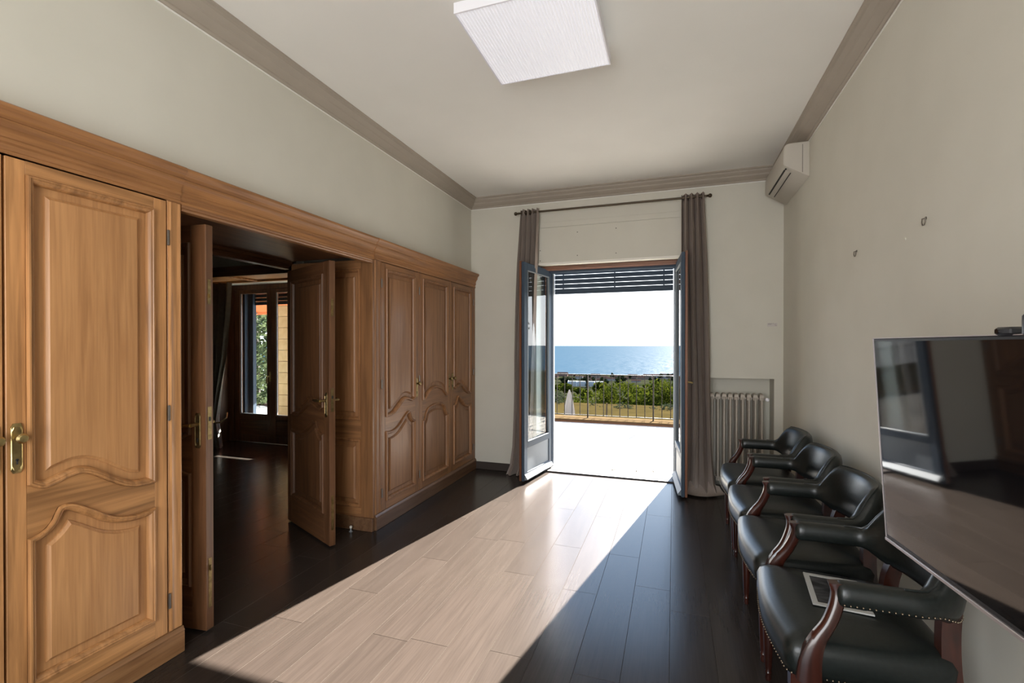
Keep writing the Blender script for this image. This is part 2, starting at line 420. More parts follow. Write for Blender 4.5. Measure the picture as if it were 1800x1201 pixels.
# baseboards
sk = MB(); sk.box(CF, DX0-.0, YB-.014, YB, 0, .085, b=.004)
struct(sk.build('baseboard_back', M['skirt']))
struct(B(DX1, .30, YB-.014, YB, 0, .085, b=.004).build('baseboard_back_right', M['skirt']))
struct(B(XW-.014, XW, YF, YB-.001, 0, .085, b=.004).build('baseboard_right', M['skirt']))

# ------------------------------------------------------------------ panelled joinery
UPC = [(0,.912),(.10,.888),(.2,.898),(.33,.914),(.44,.902),(.56,.866),(.72,.822),(.86,.806),(1,.806)]
LOC_ = [(0,.724),(.08,.733),(.155,.762),(.2,.806),(.30,.810),(.44,.772),(.63,.714),(.82,.692),(1,.697)]
UPS = [(0,.905),(.1,.905),(.25,.965),(.5,.995),(.75,.965),(.9,.905),(1,.905)]
LOS = [(0,.725),(.06,.735),(.12,.80),(.22,.835),(.5,.857),(.78,.835),(.88,.80),(.94,.735),(1,.725)]
FLAT_U = [(0,.83),(1,.83)]; FLAT_L = [(0,.69),(1,.69)]
def mirror(c): return [(1-s, z) for s, z in reversed(c)]
def curve(c, a0, a1, n=4, dz=0):
    return [(a0+(a1-a0)*s, z+dz) for s, z in (spline(c, n) if len(c) > 2 else c)]
MOULD = [(0,0),(0,.006),(.004,.013),(.009,.014),(.012,.010),(.016,.010),(.021,.006),(.026,-.004),(.028,-.012)]
def panel_leaf(root, W, Hh, th, up, lo, mats, dz=0, ml=.053, mr=.053, ztop=None, zbot=.13, sides=('front',), z0=0.0):
    """stiles, rails, mouldings and raised panels; local x = width, -y = outwards, z up"""
    mv, mh, mp = mats
    ztop = Hh-.055 if ztop is None else ztop
    a0, a1 = ml, W-mr
    cu = curve(up, a0, a1, 4, dz); cl = curve(lo, a0, a1, 4, dz)
    B(0, a0, 0, th, z0, Hh, b=.002).build('stile', mv, root)
    B(a1, W, 0, th, z0, Hh, b=.002).build('stile', mv, root)
    B(a0, a1, 0, th, ztop, Hh, b=.001).build('rail', mh, root)
    B(a0, a1, 0, th, z0, zbot, b=.001).build('rail', mh, root)
    mid = MB(); n = max(len(cu), len(cl))
    def samp(c, t):
        x = a0+(a1-a0)*t
        for (xa, za), (xb, zb) in zip(c, c[1:]):
            if xa <= x <= xb + 1e-9: return za + (zb-za)*((x-xa)/(xb-xa) if xb > xa else 0)
        return c[-1][1]
    rings = []
    for i in range(41):
        t = i/40; x = a0+(a1-a0)*t; za, zb = samp(cl, t), samp(cu, t)
        rings.append([(x,0,za),(x,0,zb),(x,th,zb),(x,th,za)])
    mid.rings(rings).build('rail', mh, root)
    NP = 48
    zu = [samp(cu, i/160) for i in range(161)]; zl = [samp(cl, i/160) for i in range(161)]
    def outline(which, d):
        # outline moved inwards by d: the wavy edge is the envelope of circles of radius d
        out = []; dx = (a1-a0)/160
        for i in range(NP+1):
            x = a0+d+(a1-a0-2*d)*i/NP; best = None
            for k in range(161):
                e = a0+k*dx-x
                if abs(e) <= d+1e-9 or abs(e) <= dx:
                    q = math.sqrt(max(0, d*d-e*e))
                    z = zu[k]+q if which == 'u' else zl[k]-q
                    if best is None or (z > best if which == 'u' else z < best): best = z
            out.append((x, best))
        if which == 'u': return [(a0+d, ztop-d)] + out + [(a1-d, ztop-d)]
        return [(a0+d, zbot+d), (a1-d, zbot+d)] + out[::-1]
    for s in sides:
        sg = -1 if s == 'front' else 1; base = 0 if s == 'front' else th
        Pn = lambda p, h: (p[0], base + sg*h, p[1])
        for ol in ('u', 'l'):
            mo = MB(); mo.rings([[Pn(q, h) for q in outline(ol, d)] for d, h in MOULD], (False, False))
            mo.build('moulding', mv, root, ang=30)
            pa = MB(); pa.rings([[Pn(q, h) for q in outline(ol, d)] for d, h in ((.026,-.013),(.056,-.013),(.058,-.008),(.066,-.003),(.068,.0),(.074,.001))], (False, True))
            pa.build('panel', mp, root, ang=30)
    return a0, a1
def rot_to(root): pass

def escutcheon(root, x, z, kind='knob', flip=1, m='brass', y=0.0, sg=-1):
    """long back plate with knob or lever, on the local face y looking along sg*y"""
    h2 = .085
    pl = MB(); out = []
    for px, pz in ((-.016,-h2+.012),(-.010,-h2),(.010,-h2),(.016,-h2+.012),(.016,h2-.012),(.010,h2),(-.010,h2),(-.016,h2-.012)): out.append((px, pz))
    for d, e in ((0,.0),(.0,.0)): pass
    rings = [[(x+a*s, y+sg*h, z+b*s) for a, b in out] for s, h in ((1,0),(1,.004),(.88,.006),(.80,.004),(.1,.004))]
    p = pl.rings(rings).build('handle_plate', M[m], root, ang=25)
    if kind == 'knob':
        kb = MB(); kb.lathe([(.007,0),(.007,.016),(.010,.020),(.0165,.028),(.0175,.036),(.012,.044),(.002,.046)], n=12, axis='Y')
        o = kb.build('knob', M[m], p); o.location = (x, y + (0 if sg > 0 else 0), z+.035)
        if sg < 0: o.rotation_euler = (0, 0, pi)
    else:
        kb = MB(); kb.tube([(x,y,z+.03),(x,y+sg*.03,z+.03),(x,y+sg*.045,z+.03)], [.010,.008,.009], 10)
        kb.tube([(x,y+sg*.045,z+.03),(x+flip*.03,y+sg*.05,z+.031),(x+flip*.07,y+sg*.048,z+.028),(x+flip*.105,y+sg*.046,z+.030)], [.008,.010,.010,.008], 10)
        kb.build('lever', M[m], p)
    ky = MB(); ky.lathe([(.0045,0),(.0045,.0055)], c=(x, y, z-.040), n=8, axis='Y') if sg > 0 else ky.lathe([(.0045,-.0068),(.0045,0)], c=(x, y, z-.040), n=8, axis='Y')
    ky.box(x-.002, x+.002, y, y+sg*.0068, z-.055, z-.040)
    ky.build('keyhole', M['dark'], p)
    return p
def hinge(root, x, z, y=0.0):
    m = MB(); m.lathe([(.001,-.035),(.005,-.033),(.005,.033),(.001,.035)], c=(x, y-.005, z), n=8)
    return m.build('hinge', M['hinge'], root)

def wardrobe_body(root, y0, y1, m, plm, stile_spans):
    """carcass in room coordinates relative to root at (CF, y0, 0), root not rotated"""
    L_ = y1-y0
    bd = MB()
    bd.box(-.78, -.024, 0, .02, 0, 2.05); bd.box(-.78, -.024, L_-.02, L_, 0, 2.05)
    bd.box(-.78, -.76, .02, L_-.02, 0, 2.05); bd.box(-.76, -.03, .02, L_-.02, 2.03, 2.05); bd.box(-.76, -.03, .02, L_-.02, .06, .08)
    bd.build('carcass', m, root, smooth=False)
    fr = MB()
    for a, b in stile_spans: fr.box(-.024, -.002, a, b, .10, 2.05, b=.002)
    fr.box(-.024, -.002, 0, L_, 2.045, 2.08)
    fr.build('face_frame', m, root)
    B(-.06, .016, -.0, L_, 0, .098, b=.003).build('plinth', plm, root)
    pb = MB(); pb.rings([[(.016,y,.098),(.016,y,.100),(.010,y,.106),(.006,y,.116),(-.004,y,.118),(-.01,y,.098)] for y in (0, L_)])
    pb.build('plinth_bead', plm, root)

# near wardrobe (left edge of the photograph)
NY0, NY1 = .385, 1.56
near = thing('wardrobe', 'honey-coloured wooden wardrobe with carved panel doors, left of the passage', 'wardrobe', (CF, NY0, 0))
wardrobe_body(near, NY0, NY1, M['pine_v'], M['plinth_y'], [(0, .02), (1.115, 1.175)])
PM = (M['pine_v'], M['pine_h'], M['pine_p'])
for y, up, lo, hx, hy in ((.958, UPC, LOC_, .026, 1.497), (.41, mirror(UPC), mirror(LOC_), .515, .412)):
    dr = thing('door', 'honey wood door with brass knob plate', None, (0, y-NY0, .118), R(90)); dr.parent = near
    del dr['label']
    # a door of z 0 at plinth top: curves are room heights, so shift by -.118
    panel_leaf(dr, .535 if y > .9 else .54, 1.922, .022, up, lo, PM, dz=-.118, ztop=1.992-.118, zbot=.20-.118)
    esc = escutcheon(dr, hx, 1.087-.118-.04, 'knob')
    for z in (.14, .98, 1.76): hinge(dr, (.541 if y > .9 else -.004), z)
bt = MB()                                                           # reeded corner post
bt.rings([[(-.004,1.118,z),(.003,1.120,z),(.006,1.126,z),(.003,1.131,z),(.003,1.160,z),(.006,1.166,z),(.003,1.172,z),(-.004,1.174,z)] for z in (.12, 2.04)])
bt.build('corner_post', M['pine_v'], near)

# far wardrobe (three doors) between passage and back wall
FY0, FY1 = 3.035, 4.945
far = thing('wardrobe', 'brown three-door wardrobe between the passage and the balcony wall', 'wardrobe', (CF, FY0, 0))
wardrobe_body(far, FY0, FY1, M['oak_v'], M['plinth_d'], [(0, .095), (.645, .665), (1.275, 1.295), (1.845, 1.91)])
OM = (M['oak_v'], M['oak_h'], M['oak_p'])
for y0, y1, up, lo, dz, hx in ((3.13, 3.68, mirror(UPC), mirror(LOC_), .03, .522), (3.70, 4.31, UPS, LOS, 0, .578), (4.33, 4.88, UPC, LOC_, .06, .028)):
    dr = bpy.data.objects.new('door', None); COL.objects.link(dr); dr.parent = far; dr.location = (0, y0-FY0, .118); dr.rotation_euler = (0,0,R(90))
    panel_leaf(dr, y1-y0, 1.922, .022, up, lo, OM, dz=dz-.118, ztop=1.998-.118, zbot=.18-.118)
    escutcheon(dr, hx, 1.03-.118, 'knob', m='brassd')
    for z in (.14, .98, 1.76): hinge(dr, -.004 if hx > .1 else y1-y0+.004, z)
bt = MB()
bt.rings([[(-.004,.006,z),(.003,.008,z),(.006,.014,z),(.003,.020,z),(.003,.060,z),(.006,.066,z),(.003,.072,z),(-.004,.074,z)] for z in (.12, 2.04)])
bt.build('corner_post', M['oak_v'], far)
# panelled passage-side of the far wardrobe (faces the camera)
sp = bpy.data.objects.new('side_panelling', None); COL.objects.link(sp); sp.parent = far; sp.location = (-.755, -.022, .0)
panel_leaf(sp, .755, 2.04, .020, FLAT_U, FLAT_L, (M['oak_v'], M['oak_h'], M['oak_p']), ml=.10, mr=.105, ztop=1.98, zbot=.17, z0=.10)
B(0, .755, -.012, .020, 0, .10, b=.003).build('plinth', M['plinth_d'], sp)
np_ = bpy.data.objects.new('side_panelling', None); COL.objects.link(np_); np_.parent = near; np_.location = (-.03, 1.197, 0); np_.rotation_euler = (0,0,pi)
panel_leaf(np_, .745, 2.04, .020, FLAT_U, FLAT_L, PM, ml=.10, mr=.10, ztop=1.98, zbot=.17, z0=.0)

# cornice running over both wardrobes and the passage
cor = thing('cornice', 'long moulded wooden cornice along the tops of the wardrobes and passage', 'cornice', (0, 0, 0))
KP = [(-.06,2.045),(.004,2.045),(.006,2.055),(.002,2.060),(.002,2.078),(.010,2.084),(.012,2.094),(.008,2.100),(.010,2.112),(.018,2.130),(.030,2.142),(.032,2.150),(.028,2.154),(.034,2.168),(.046,2.180),(.050,2.186),(.050,2.198),(.044,2.203),(-.06,2.203)]
for y0, y1, dx in ((NY0-1.9, 1.556, .0), (1.556, 3.03, -.004), (3.03, 4.945, .0)):
    MB().rings([[(CF+dx+o, y, z) for o, z in KP] for y in (y0, y1)]).build('cornice_length', M['pine_y'], cor, ang=20)
# lintel and soffit of the passage
hd = thing('passage_lintel', 'brown wood lining over the open passage between the wardrobes', 'lintel', (0,0,0))
MB().rings([[(CF+o, y, z) for o, z in ((-.06,2.046),(.0,2.046),(.004,2.036),(.0,2.030),(.006,2.022),(.0,2.014),(-.03,2.012),(-.03,2.046))] for y in (1.562, 3.008)]).build('lip_moulding', M['pine_y'], hd, ang=20)
B(XP+.06, CF-.03, 1.585, 3.008, 2.066, 2.085).build('soffit_board', M['red_y'], hd, smooth=False)
MB().rings([[(XP+o, y, z) for o, z in ((-.14,2.18),(.0,2.18),(.05,2.09),(.06,2.066),(.045,2.050),(.05,2.040),(.02,2.030),(.02,2.012),(-.02,2.008),(-.05,2.02),(-.08,2.03),(-.14,2.06))] for y in (1.562, 3.028)]).build('inner_moulding', M['red_y'], hd, ang=20)

# passage double doors
RM = (M['red_v'], M['red_h'], M['red_v'])
def passage_leaf(name, label, loc, ang, lock_right, up, lo, W=.735):
    d = struct(thing(name, label, None, loc, ang))
    panel_leaf(d, W, 1.985, .042, up, lo, RM, dz=.05, ml=.085, mr=.085, ztop=1.90, zbot=.22, sides=('front', 'back'), z0=.012)
    x = W-.045 if lock_right else .045
    fl_ = -1 if lock_right else 1
    escutcheon(d, x, .985, 'lever', fl_, 'brassd')
    escutcheon(d, x, .985, 'lever', fl_, 'brassd', y=.042, sg=1)
    xe = W if lock_right else 0.0
    s = 1 if lock_right else -1
    lp = MB(); lp.box(xe, xe+s*.0015, .010, .032, .94, 1.10); p = lp.build('lock_plate', M['brassd'], d, smooth=False)
    B(xe, xe+s*.003, .016, .026, 1.03, 1.05).build('latch', M['dark'], p, smooth=False)
    b2 = MB(); b2.box(xe, xe+s*.0015, .012, .030, .12, .36); b2.box(xe, xe+s*.008, .018, .024, .30, .325); b2.build('flush_bolt', M['brassd'], d, smooth=False)
    b3 = MB(); b3.box(xe, xe+s*.0015, .012, .030, 1.60, 1.72); b3.box(xe, xe+s*.008, .018, .024, 1.63, 1.65); b3.build('flush_bolt', M['brassd'], d, smooth=False)
    return d
# left leaf: hinge (-2.875,1.61) to lead (-2.145,1.69); right leaf: hinge (-2.90,3.0) to lead (-2.215,2.70)
passage_leaf('door_1', 'open dark red-brown passage door leaf beside the near honey wardrobe', (-2.872, 1.612, 0), math.atan2(.075, .73), True, mirror(UPC), mirror(LOC_))
passage_leaf('door_2', 'open dark red-brown passage door leaf beside the three-door wardrobe', (-2.905, 2.985, 0), math.atan2(-.315, .672), True, mirror(UPC), mirror(LOC_))
ds = thing('door_stop', 'tiny pale metal door stop on the floor by the far wardrobe', 'door stop', (-2.29, 2.965, 0))
MB().lathe([(.014,0),(.014,.004),(.006,.006),(.006,.028)]).build('pin', M['alu'], ds)
MB().lathe([(.009,.028),(.010,.032),(.010,.040),(.004,.044)]).build('rubber_cap', M['whitew'], ds)
# seams in the floor

# ------------------------------------------------------------------ balcony door
bd = struct(thing('door_3', 'open blue-grey balcony door leaf with tall glass, left of the opening', None, (-1.318, 5.255, 0), 0))
def balcony_leaf(root, W, Hh=2.245):
    """local x from hinge to lead, -y = outer painted face, +y = wood face"""
    z0 = .02; t = .052
    fr = MB(); s = .072
    for a, b, c, d in ((0,s,z0,Hh),(W-s,W,z0,Hh),(s,W-s,Hh-.075,Hh),(s,W-s,z0,.10),(s,W-s,.345,.405)): fr.box(a, b, 0, t*.6, c, d, b=.003)
    fr.build('outer_frame', M['blue'], root)
    wd = MB()
    for a, b, c, d in ((0,s,z0,Hh),(W-s,W+.012,z0,Hh+.01),(s,W-s,Hh-.075,Hh),(s,W-s,z0,.10),(s,W-s,.345,.405)): wd.box(a, b, t*.6, t, c, d, b=.003)
    wd.build('wood_frame', M['redwood_v'], root)
    B(s-.01, W-s+.01, .016, .022, .40, Hh-.07).build('glass_pane', M['glass'], root, smooth=False)
    B(s-.005, W-s+.005, .008, t-.01, .095, .35, b=.002).build('kick_panel', M['bluel'], root)
    bd_ = MB(); g = .012
    for a, b, c, d in ((s,s+g,.405,Hh-.075),(W-s-g,W-s,.405,Hh-.075),(s+g,W-s-g,.405,.405+g),(s+g,W-s-g,Hh-.075-g,Hh-.075)): bd_.box(a, b, -.004, .014, c, d, b=.002)
    bd_.build('glazing_bead', M['bluel'], root)
    dr = MB(); dr.rings([[(x,0,.03),(x,-.028,.032),(x,-.030,.042),(x,0,.085)] for x in (.01, W-.01)]).build('drip_rail', M['bluel'], root)
    st = MB(); st.box(W, W+.006, .004, .026, z0, Hh, b=.001); st.build('edge_seal', M['blue'], root)
# left leaf: hinge (-1.318,5.255) lead (-1.428,4.569)
Wl = math.hypot(.11, .686); bd.rotation_euler = (0, 0, math.atan2(-.686, -.11) )
# outer face must look towards +X (into the opening): mirror the leaf by scaling its geometry
def mirror_y(root):
    for o in root.children:
        me = o.data
        for v in me.vertices: v.co.y = -v.co.y
        me.flip_normals()
balcony_leaf(bd, Wl); mirror_y(bd)
br = struct(thing('door_4', 'open blue-grey balcony door leaf seen edge-on, right of the opening', None, (.012, 5.255, 0), math.atan2(-.565, .045)))
balcony_leaf(br, .700)
for o in ():
    pass
hk = MB(); hk.box(.62, .655, .052, .058, .98, 1.10, b=.004); p = hk.build('handle_plate', M['brass'], br)
MB().tube([(.637,.058,1.06),(.637,.085,1.06),(.637,.100,1.055),(.600,.105,1.05),(.56,.105,1.045)], .008, 8).build('lever', M['brass'], p)
# frame in the opening
fr = struct(thing('door_frame', 'wood and blue-grey frame lining the balcony doorway', None, (0,0,0))); fr.name = 'trim_8'
m1 = MB(); m1.box(DX0, DX1, 5.10, 5.19, 2.235, DZ, b=.003)
m1.build('wood_lining', M['redwood'], fr)
m2 = MB(); m2.box(DX0, DX1, 5.19, 5.31, 2.215, DZ, b=.003); m2.box(DX0, -1.312, 5.265, 5.335, 0, 2.215, b=.003); m2.box(.008, DX1, 5.265, 5.335, 0, 2.215, b=.003)
m2.build('outer_lining', M['blue'], fr)
for x in (-1.312, -.002): B(x, x+.010, 5.30, 5.34, 0, 2.215).build('shutter_guide', M['alu'], fr, smooth=False)
struct(B(DX0, DX1, 5.06, 5.31, -.02, .014, b=.005).build('threshold', M['skirt'])).name = 'trim_9'
struct(B(DX0+.02, DX1-.02, YB-.012, YB-.001, 2.262, 2.285, b=.002).build('trim_10', M['whitew']))
# cover panel of the shutter box
cp = struct(thing('trim_11', 'painted cover panel of the shutter box above the balcony door', None, (0,0,0)))
cp1 = MB(); cp1.box(-1.385, .10, YB-.008, YB, 2.285, 2.66, b=.002); cp1.build('cover_board', M['wall'], cp, smooth=False)
cp2 = MB(); cp2.box(-1.385, .10, YB-.006, YB, 2.662, 2.72, b=.002); cp2.build('cover_board', M['wall'], cp, smooth=False)
for x, z in ((-1.365,2.31),(-.96,2.345),(-.56,2.345),(-.96,2.59),(-.56,2.60),(-1.365,2.42)):
    MB().lathe([(.005,-.003),(.005,0)], c=(x, YB-.007, z), n=8, axis='Y').build('screw', M['dark'], cp, smooth=False)
# roller shutter, partly down, light between the slats
sh = thing('roller_shutter', 'blue-grey roller shutter lowered a little at the top of the balcony doorway', 'shutter', (0, 5.345, 0))
for i in range(5):
    z = 2.025 + i*.052
    MB().rings([[(x, y, z+dz) for y, dz in ((-.006,-.025),(.004,-.025),(.008,-.010),(.008,.010),(.004,.0225),(-.006,.0225),(-.009,.0))] for x in (-1.30, -.004)]).build('slat', M['blue'], sh)
for x in (-1.2, -.62, -.1): B(x-.008, x+.008, -.002, .002, 2.01, 2.26).build('lift_tape', M['blue'], sh, smooth=False)
B(-1.30, -.004, -.01, .010, 1.985, 2.003, b=.003).build('bottom_bar', M['blue'], sh)

# ------------------------------------------------------------------ curtains and rod
rod = thing('curtain_rod', 'thin bronze curtain rod above the balcony door', 'curtain rod', (0, 4.855, 2.818))
MB().tube([(-1.585,0,0),(.295,0,0)], .010, 10).build('pole', M['bronze'], rod)
for x, s in ((-1.585,-1),(.295,1)):
    MB().lathe([(.010,0),(.013,.004),(.008,.010),(.018,.022),(.020,.032),(.014,.044),(.002,.048)] if s > 0 else [(.002,-.048),(.014,-.044),(.020,-.032),(.018,-.022),(.008,-.010),(.013,-.004),(.010,0)], c=(x,0,0), axis='X').build('finial', M['bronze'], rod)
for x in (-1.46, .165):
    MB().tube([(x,.094,-.0),(x,.04,-.004),(x,0,-.014)], .006, 8).build('bracket', M['bronze'], rod)
def curtain(name, label, prof, npleat, m, y0, zt, zb, gap=.024, rows=30, amp=.030, hems=0.0, seed=1):
    """prof: list of (z, xl, xr); pleated cloth with thickness"""
    root = thing(name, label, 'curtain', (0,0,0)); rnd = random.Random(seed)
    nx = npleat*10; ph = [rnd.uniform(-.6,.6) for _ in range(npleat+2)]
    def lerp(z):
        for (za, la, ra), (zb_, lb, rb) in zip(prof, prof[1:]):
            if zb_ <= z <= za:
                t = (za-z)/(za-zb_) if za > zb_ else 0
                return la+(lb-la)*t, ra+(rb-ra)*t
        return prof[-1][1:]
    def surf(off):
        rws = []
        for k in range(rows+1):
            z = zt + (zb-zt)*k/rows; xl, xr = lerp(z); t = k/rows; row = []
            for i in range(nx+1):
                s = i/nx; q = s*npleat; j = int(q)
                a = amp*(1+.35*t*math.sin(3.1*j+seed))
                w_ = math.sin(2*pi*q + .5*t*ph[min(j, npleat)]*3)
                w_ = math.copysign(abs(w_)**.75, w_)
                y = y0 + a*w_ + .012*t*math.sin(2.3*q+z*2) - (hems*max(0, t-.9)*3*abs(math.sin(5*s+1)))
                x = xl + (xr-xl)*s + .006*math.sin(4*pi*q) + .010*t*math.sin(z*3+s*5+seed)
                row.append((x, y+off, z))
            rws.append(row)
        return rws
    A_, B_ = surf(0), surf(.0025)
    mb = MB(); mb.strip(A_); mb.strip([r[::-1] for r in B_])
    o = mb.build('cloth', m, root, ang=80, recalc=False)
    return root
cr = curtain('curtain', 'taupe pleated curtain right of the balcony door, its hem heaped on the floor',
        [(2.85,.070,.275),(2.3,.070,.30),(1.2,.075,.335),(.35,.080,.345),(.10,.075,.36),(.0,.06,.40)], 4, M['curtain'], 4.855, 2.85, .006, amp=.052, hems=.35, seed=3)
cl_ = curtain('curtain', 'taupe pleated curtain left of the balcony door, partly behind the open leaf',
        [(2.85,-1.56,-1.355),(2.3,-1.60,-1.37),(1.2,-1.64,-1.41),(.35,-1.655,-1.42),(.10,-1.665,-1.42),(.0,-1.70,-1.43)], 4, M['curtain'], 4.855, 2.85, .006, amp=.048, hems=.25, seed=5)
for c_, xs in ((cr, (.09,.13,.17,.21,.25)), (cl_, (-1.54,-1.50,-1.455,-1.415,-1.375))):
    for x in xs:
        g = MB(); g.rings([[(x, 4.855+.0+ (q)*math.cos(2*pi*k/14), 2.818+(q)*math.sin(2*pi*k/14)) for k in range(14)] for q in (.020,.027)], (False, False))
        g.rings([[(x+h, 4.855+(q)*math.cos(2*pi*k/14), 2.818+(q)*math.sin(2*pi*k/14)) for k in range(14)] for q, h in ((.019,-.003),(.027,-.003),(.027,.003),(.019,.003))], loop=True)
        g.build('eyelet', M['bronze'], c_)
# heap of hem on the floor under the right curtain
hm = MB(); rows = []
for k in range(7):
    a = k/6; row = []
    for i in range(15):
        s = i/14
        row.append((.08+.33*s + .05*a*s, 4.86-.02-.20*a*(.5+.5*math.sin(3*s+.4)), .012+.07*(1-a)**2+.018*math.sin(11*s+3*a)*(1-a)+.006))
    rows.append(row)
hm.strip(rows); hm.build('hem_fold', M['curtain'], cr, ang=80)

# ------------------------------------------------------------------ radiator in niche
ra = thing('radiator', 'cream cast-iron column radiator in the niche right of the balcony door', 'radiator', (.33, 5.055, 0))
rc = MB()
for yy in (-.055, -.018, .018, .055):
    rc.rings([[(.0125*math.cos(2*pi*k/10), yy+.0215*math.sin(2*pi*k/10), z) for k in range(10)] for z in (.10,.14,.86,.90)])
rc.rings([[(sx*.018, y, z) for sx, y, z in ((-1,-.062,zc),(1,-.062,zc),(1,.062,zc),(-1,.062,zc))] for zc in (.085,.10,.125)])
rc.rings([[(sx*q, y*qq, z) for sx, y in ((-1,-.062),(1,-.062),(1,.062),(-1,.062))] for z, q, qq in ((.875,.018,1),(.905,.020,1),(.925,.016,.9),(.935,.008,.6))])
c0 = rc.build('column', M['rad'], ra); c0.location = (.025, 0, 0)
for i in range(1, 9):
    c = c0.copy(); COL.objects.link(c); c.parent = ra; c.location = (.025+.0545*i, 0, 0)
for z in (.115, .885): MB().tube([(.0,0,z),(.49,0,z)], .013, 8).build('header_pipe', M['rad'], ra)
v = MB(); v.tube([(.485,0,.885),(.505,0,.885),(.505,-.03,.885)], .011, 8); vb = v.build('valve', M['brassd'], ra)
MB().lathe([(.012,-.075),(.018,-.070),(.018,-.030),(.010,-.025)], c=(.505,0,.885), axis='Y').build('valve_knob', M['white'], vb)
for x in (.01, .45): B(x,x+.03,-.05,.05,0,.088).build('foot', M['rad'], ra, smooth=False)

# ------------------------------------------------------------------ air conditioner
ac = thing('air_conditioner', 'cream wall-mounted split air conditioner high in the right corner', 'air conditioner', (XW-.001, 4.075, 0))
AP = [(0,2.93),(-.115,2.93),(-.148,2.926),(-.164,2.912),(-.170,2.88),(-.172,2.785),(-.168,2.768),(-.158,2.757),(-.05,2.690),(-.012,2.668),(0,2.664)]
rg = [[(x*q, y, 2.78+(z-2.78)*q2) for x, z in AP] for y, q, q2 in ((0,.96,.97),(.006,1,1),(.76,1,1),(.766,.96,.97))]
MB().rings(rg).build('housing', M['ac'], ac, ang=30)
def on_slope(t, off): # point on the sloped lower face
    x = -.158+.158*t; z = 2.757-.098*t; return (x - off*.53, z - off*.85)
sl_ = MB()
for t0, t1, o in ((.02,.09,.0015),):
    a, b = on_slope(t0, o), on_slope(t1, o); sl_.rings([[(a[0],y,a[1]),(b[0],y,b[1]),(b[0]+.01,y,b[1]+.01),(a[0]+.01,y,a[1]+.01)] for y in (.07,.70)])
sl_.build('air_outlet', M['dark'], ac, smooth=False)
fp = MB(); a, b = on_slope(.09, .005), on_slope(.29, .003); fp.rings([[(a[0],y,a[1]),(b[0],y,b[1]),(b[0]+.008,y,b[1]+.008),(a[0]+.008,y,a[1]+.008)] for y in (.07,.70)])
fp.build('flap', M['ac'], ac, smooth=False)
fg = MB(); a, b = on_slope(.295, .0015), on_slope(.33, .0015); fg.rings([[(a[0],y,a[1]),(b[0],y,b[1]),(b[0]+.008,y,b[1]+.008),(a[0]+.008,y,a[1]+.008)] for y in (.07,.70)])
fg.build('flap_gap', M['dark'], ac, smooth=False)
ld = MB()
for y in (.030,.045): a = on_slope(.05, .002); ld.box(a[0]-.002, a[0]+.010, y, y+.009, a[1]-.004, a[1]+.002)
ld.build('indicator_light', M['dark'], ac, smooth=False)
B(-.046,-.043,-.0005,.004,2.70,2.91).build('side_seam', M['dark'], ac, smooth=False)

# ------------------------------------------------------------------ ceiling light
lm = thing('ceiling_light', 'square white ceiling light with ribbed cover', 'lamp', (-.645, 2.305, 2.93))
h_ = .318
B(-.25,.25,-.25,.25,.045,.109,b=.004).build('housing', M['whitew'], lm)
ef = MB()
for a in ((-h_,-h_+.008,-h_,h_),(h_-.008,h_,-h_,h_),(-h_+.008,h_-.008,-h_,-h_+.008),(-h_+.008,h_-.008,h_-.008,h_)): ef.box(*a, -.001, .05, b=.001)
ef.build('edge_frame', M['white'], lm)
rb = MB(); nr = 40; w_ = (2*h_-.016)/nr
prof = []
for i in range(nr):
    x = -h_+.008+i*w_
    prof += [(x,.0035),(x+w_*.12,.0035),(x+w_*.25,.0),(x+w_*.75,.0),(x+w_*.88,.0035)]
prof.append((h_-.008,.0035)); prof += [(h_-.008,.044),(-h_+.008,.044)]
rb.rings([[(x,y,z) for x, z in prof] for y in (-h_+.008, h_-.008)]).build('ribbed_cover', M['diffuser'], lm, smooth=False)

# ------------------------------------------------------------------ television
TW, TH, TT = 1.01, .582, .018
tv = thing('television', 'large flat television on a wall arm, tilted down beside the green chairs', 'television', (.596, 1.668, .838))
tv.rotation_euler = (R(3.5), 0, R(-84.7))      # local x runs towards the camera, -y looks into the room
B(0, TW, -.003, TT, 0, TH, b=.002).build('back_case', M['black'], tv)
B(.006, TW-.006, -.0040, -.0030, .011, TH-.008).build('screen', M['screen'], tv, smooth=False)
bz = MB(); bz.box(-.002, 0, -.005, .009, -.001, TH+.001); bz.box(TW, TW+.002, -.005, .009, -.001, TH+.001); bz.box(-.002, TW+.002, -.005, .009, TH, TH+.002)
bz.build('thin_bezel', M['silver'], tv, smooth=False)
B(-.002, TW+.002, -.007, .010, -.010, -.0003, b=.0015).build('bottom_bezel', M['silver'], tv)
B(.2, TW-.2, TT, TT+.025, .07, TH-.15, b=.008).build('rear_cover', M['black'], tv)
arm = MB(); arm.box(.40, .61, TT+.025, TT+.04, .17, .38, b=.004); arm.tube([(.505,TT+.04,.275),(.56,.16,.272),(.47,.27,.268)], .016, 8); arm.box(.42,.52,.27,.285,.17,.37)
arm.build('wall_arm', M['iron'], tv)
cb = thing('webcam', 'small black webcam standing on the television top edge', 'camera', (.608, 1.165, 1.4187), R(5.3))
cbm = MB(); cbm.box(-.012,.012,-.021,.021,0,.016,b=.004); bdy = cbm.build('housing', M['black'], cb)
MB().lathe([(.005,-.0135),(.005,-.0115)], c=(0,.011,.008), axis='X', n=14).build('lens', M['screen'], bdy)
sp_ = thing('speaker', 'black round-cornered conference speaker beside the webcam on the television', 'speaker', (.614, 1.096, 1.4187))
MB().lathe([(.020,0),(.022,.002),(.022,.034),(.019,.038),(.010,.039)], n=20).build('body', M['black'], sp_)
MB().lathe([(.016,.039),(.015,.0405),(.002,.0405)], n=20).build('top_button', M['iron'], sp_)

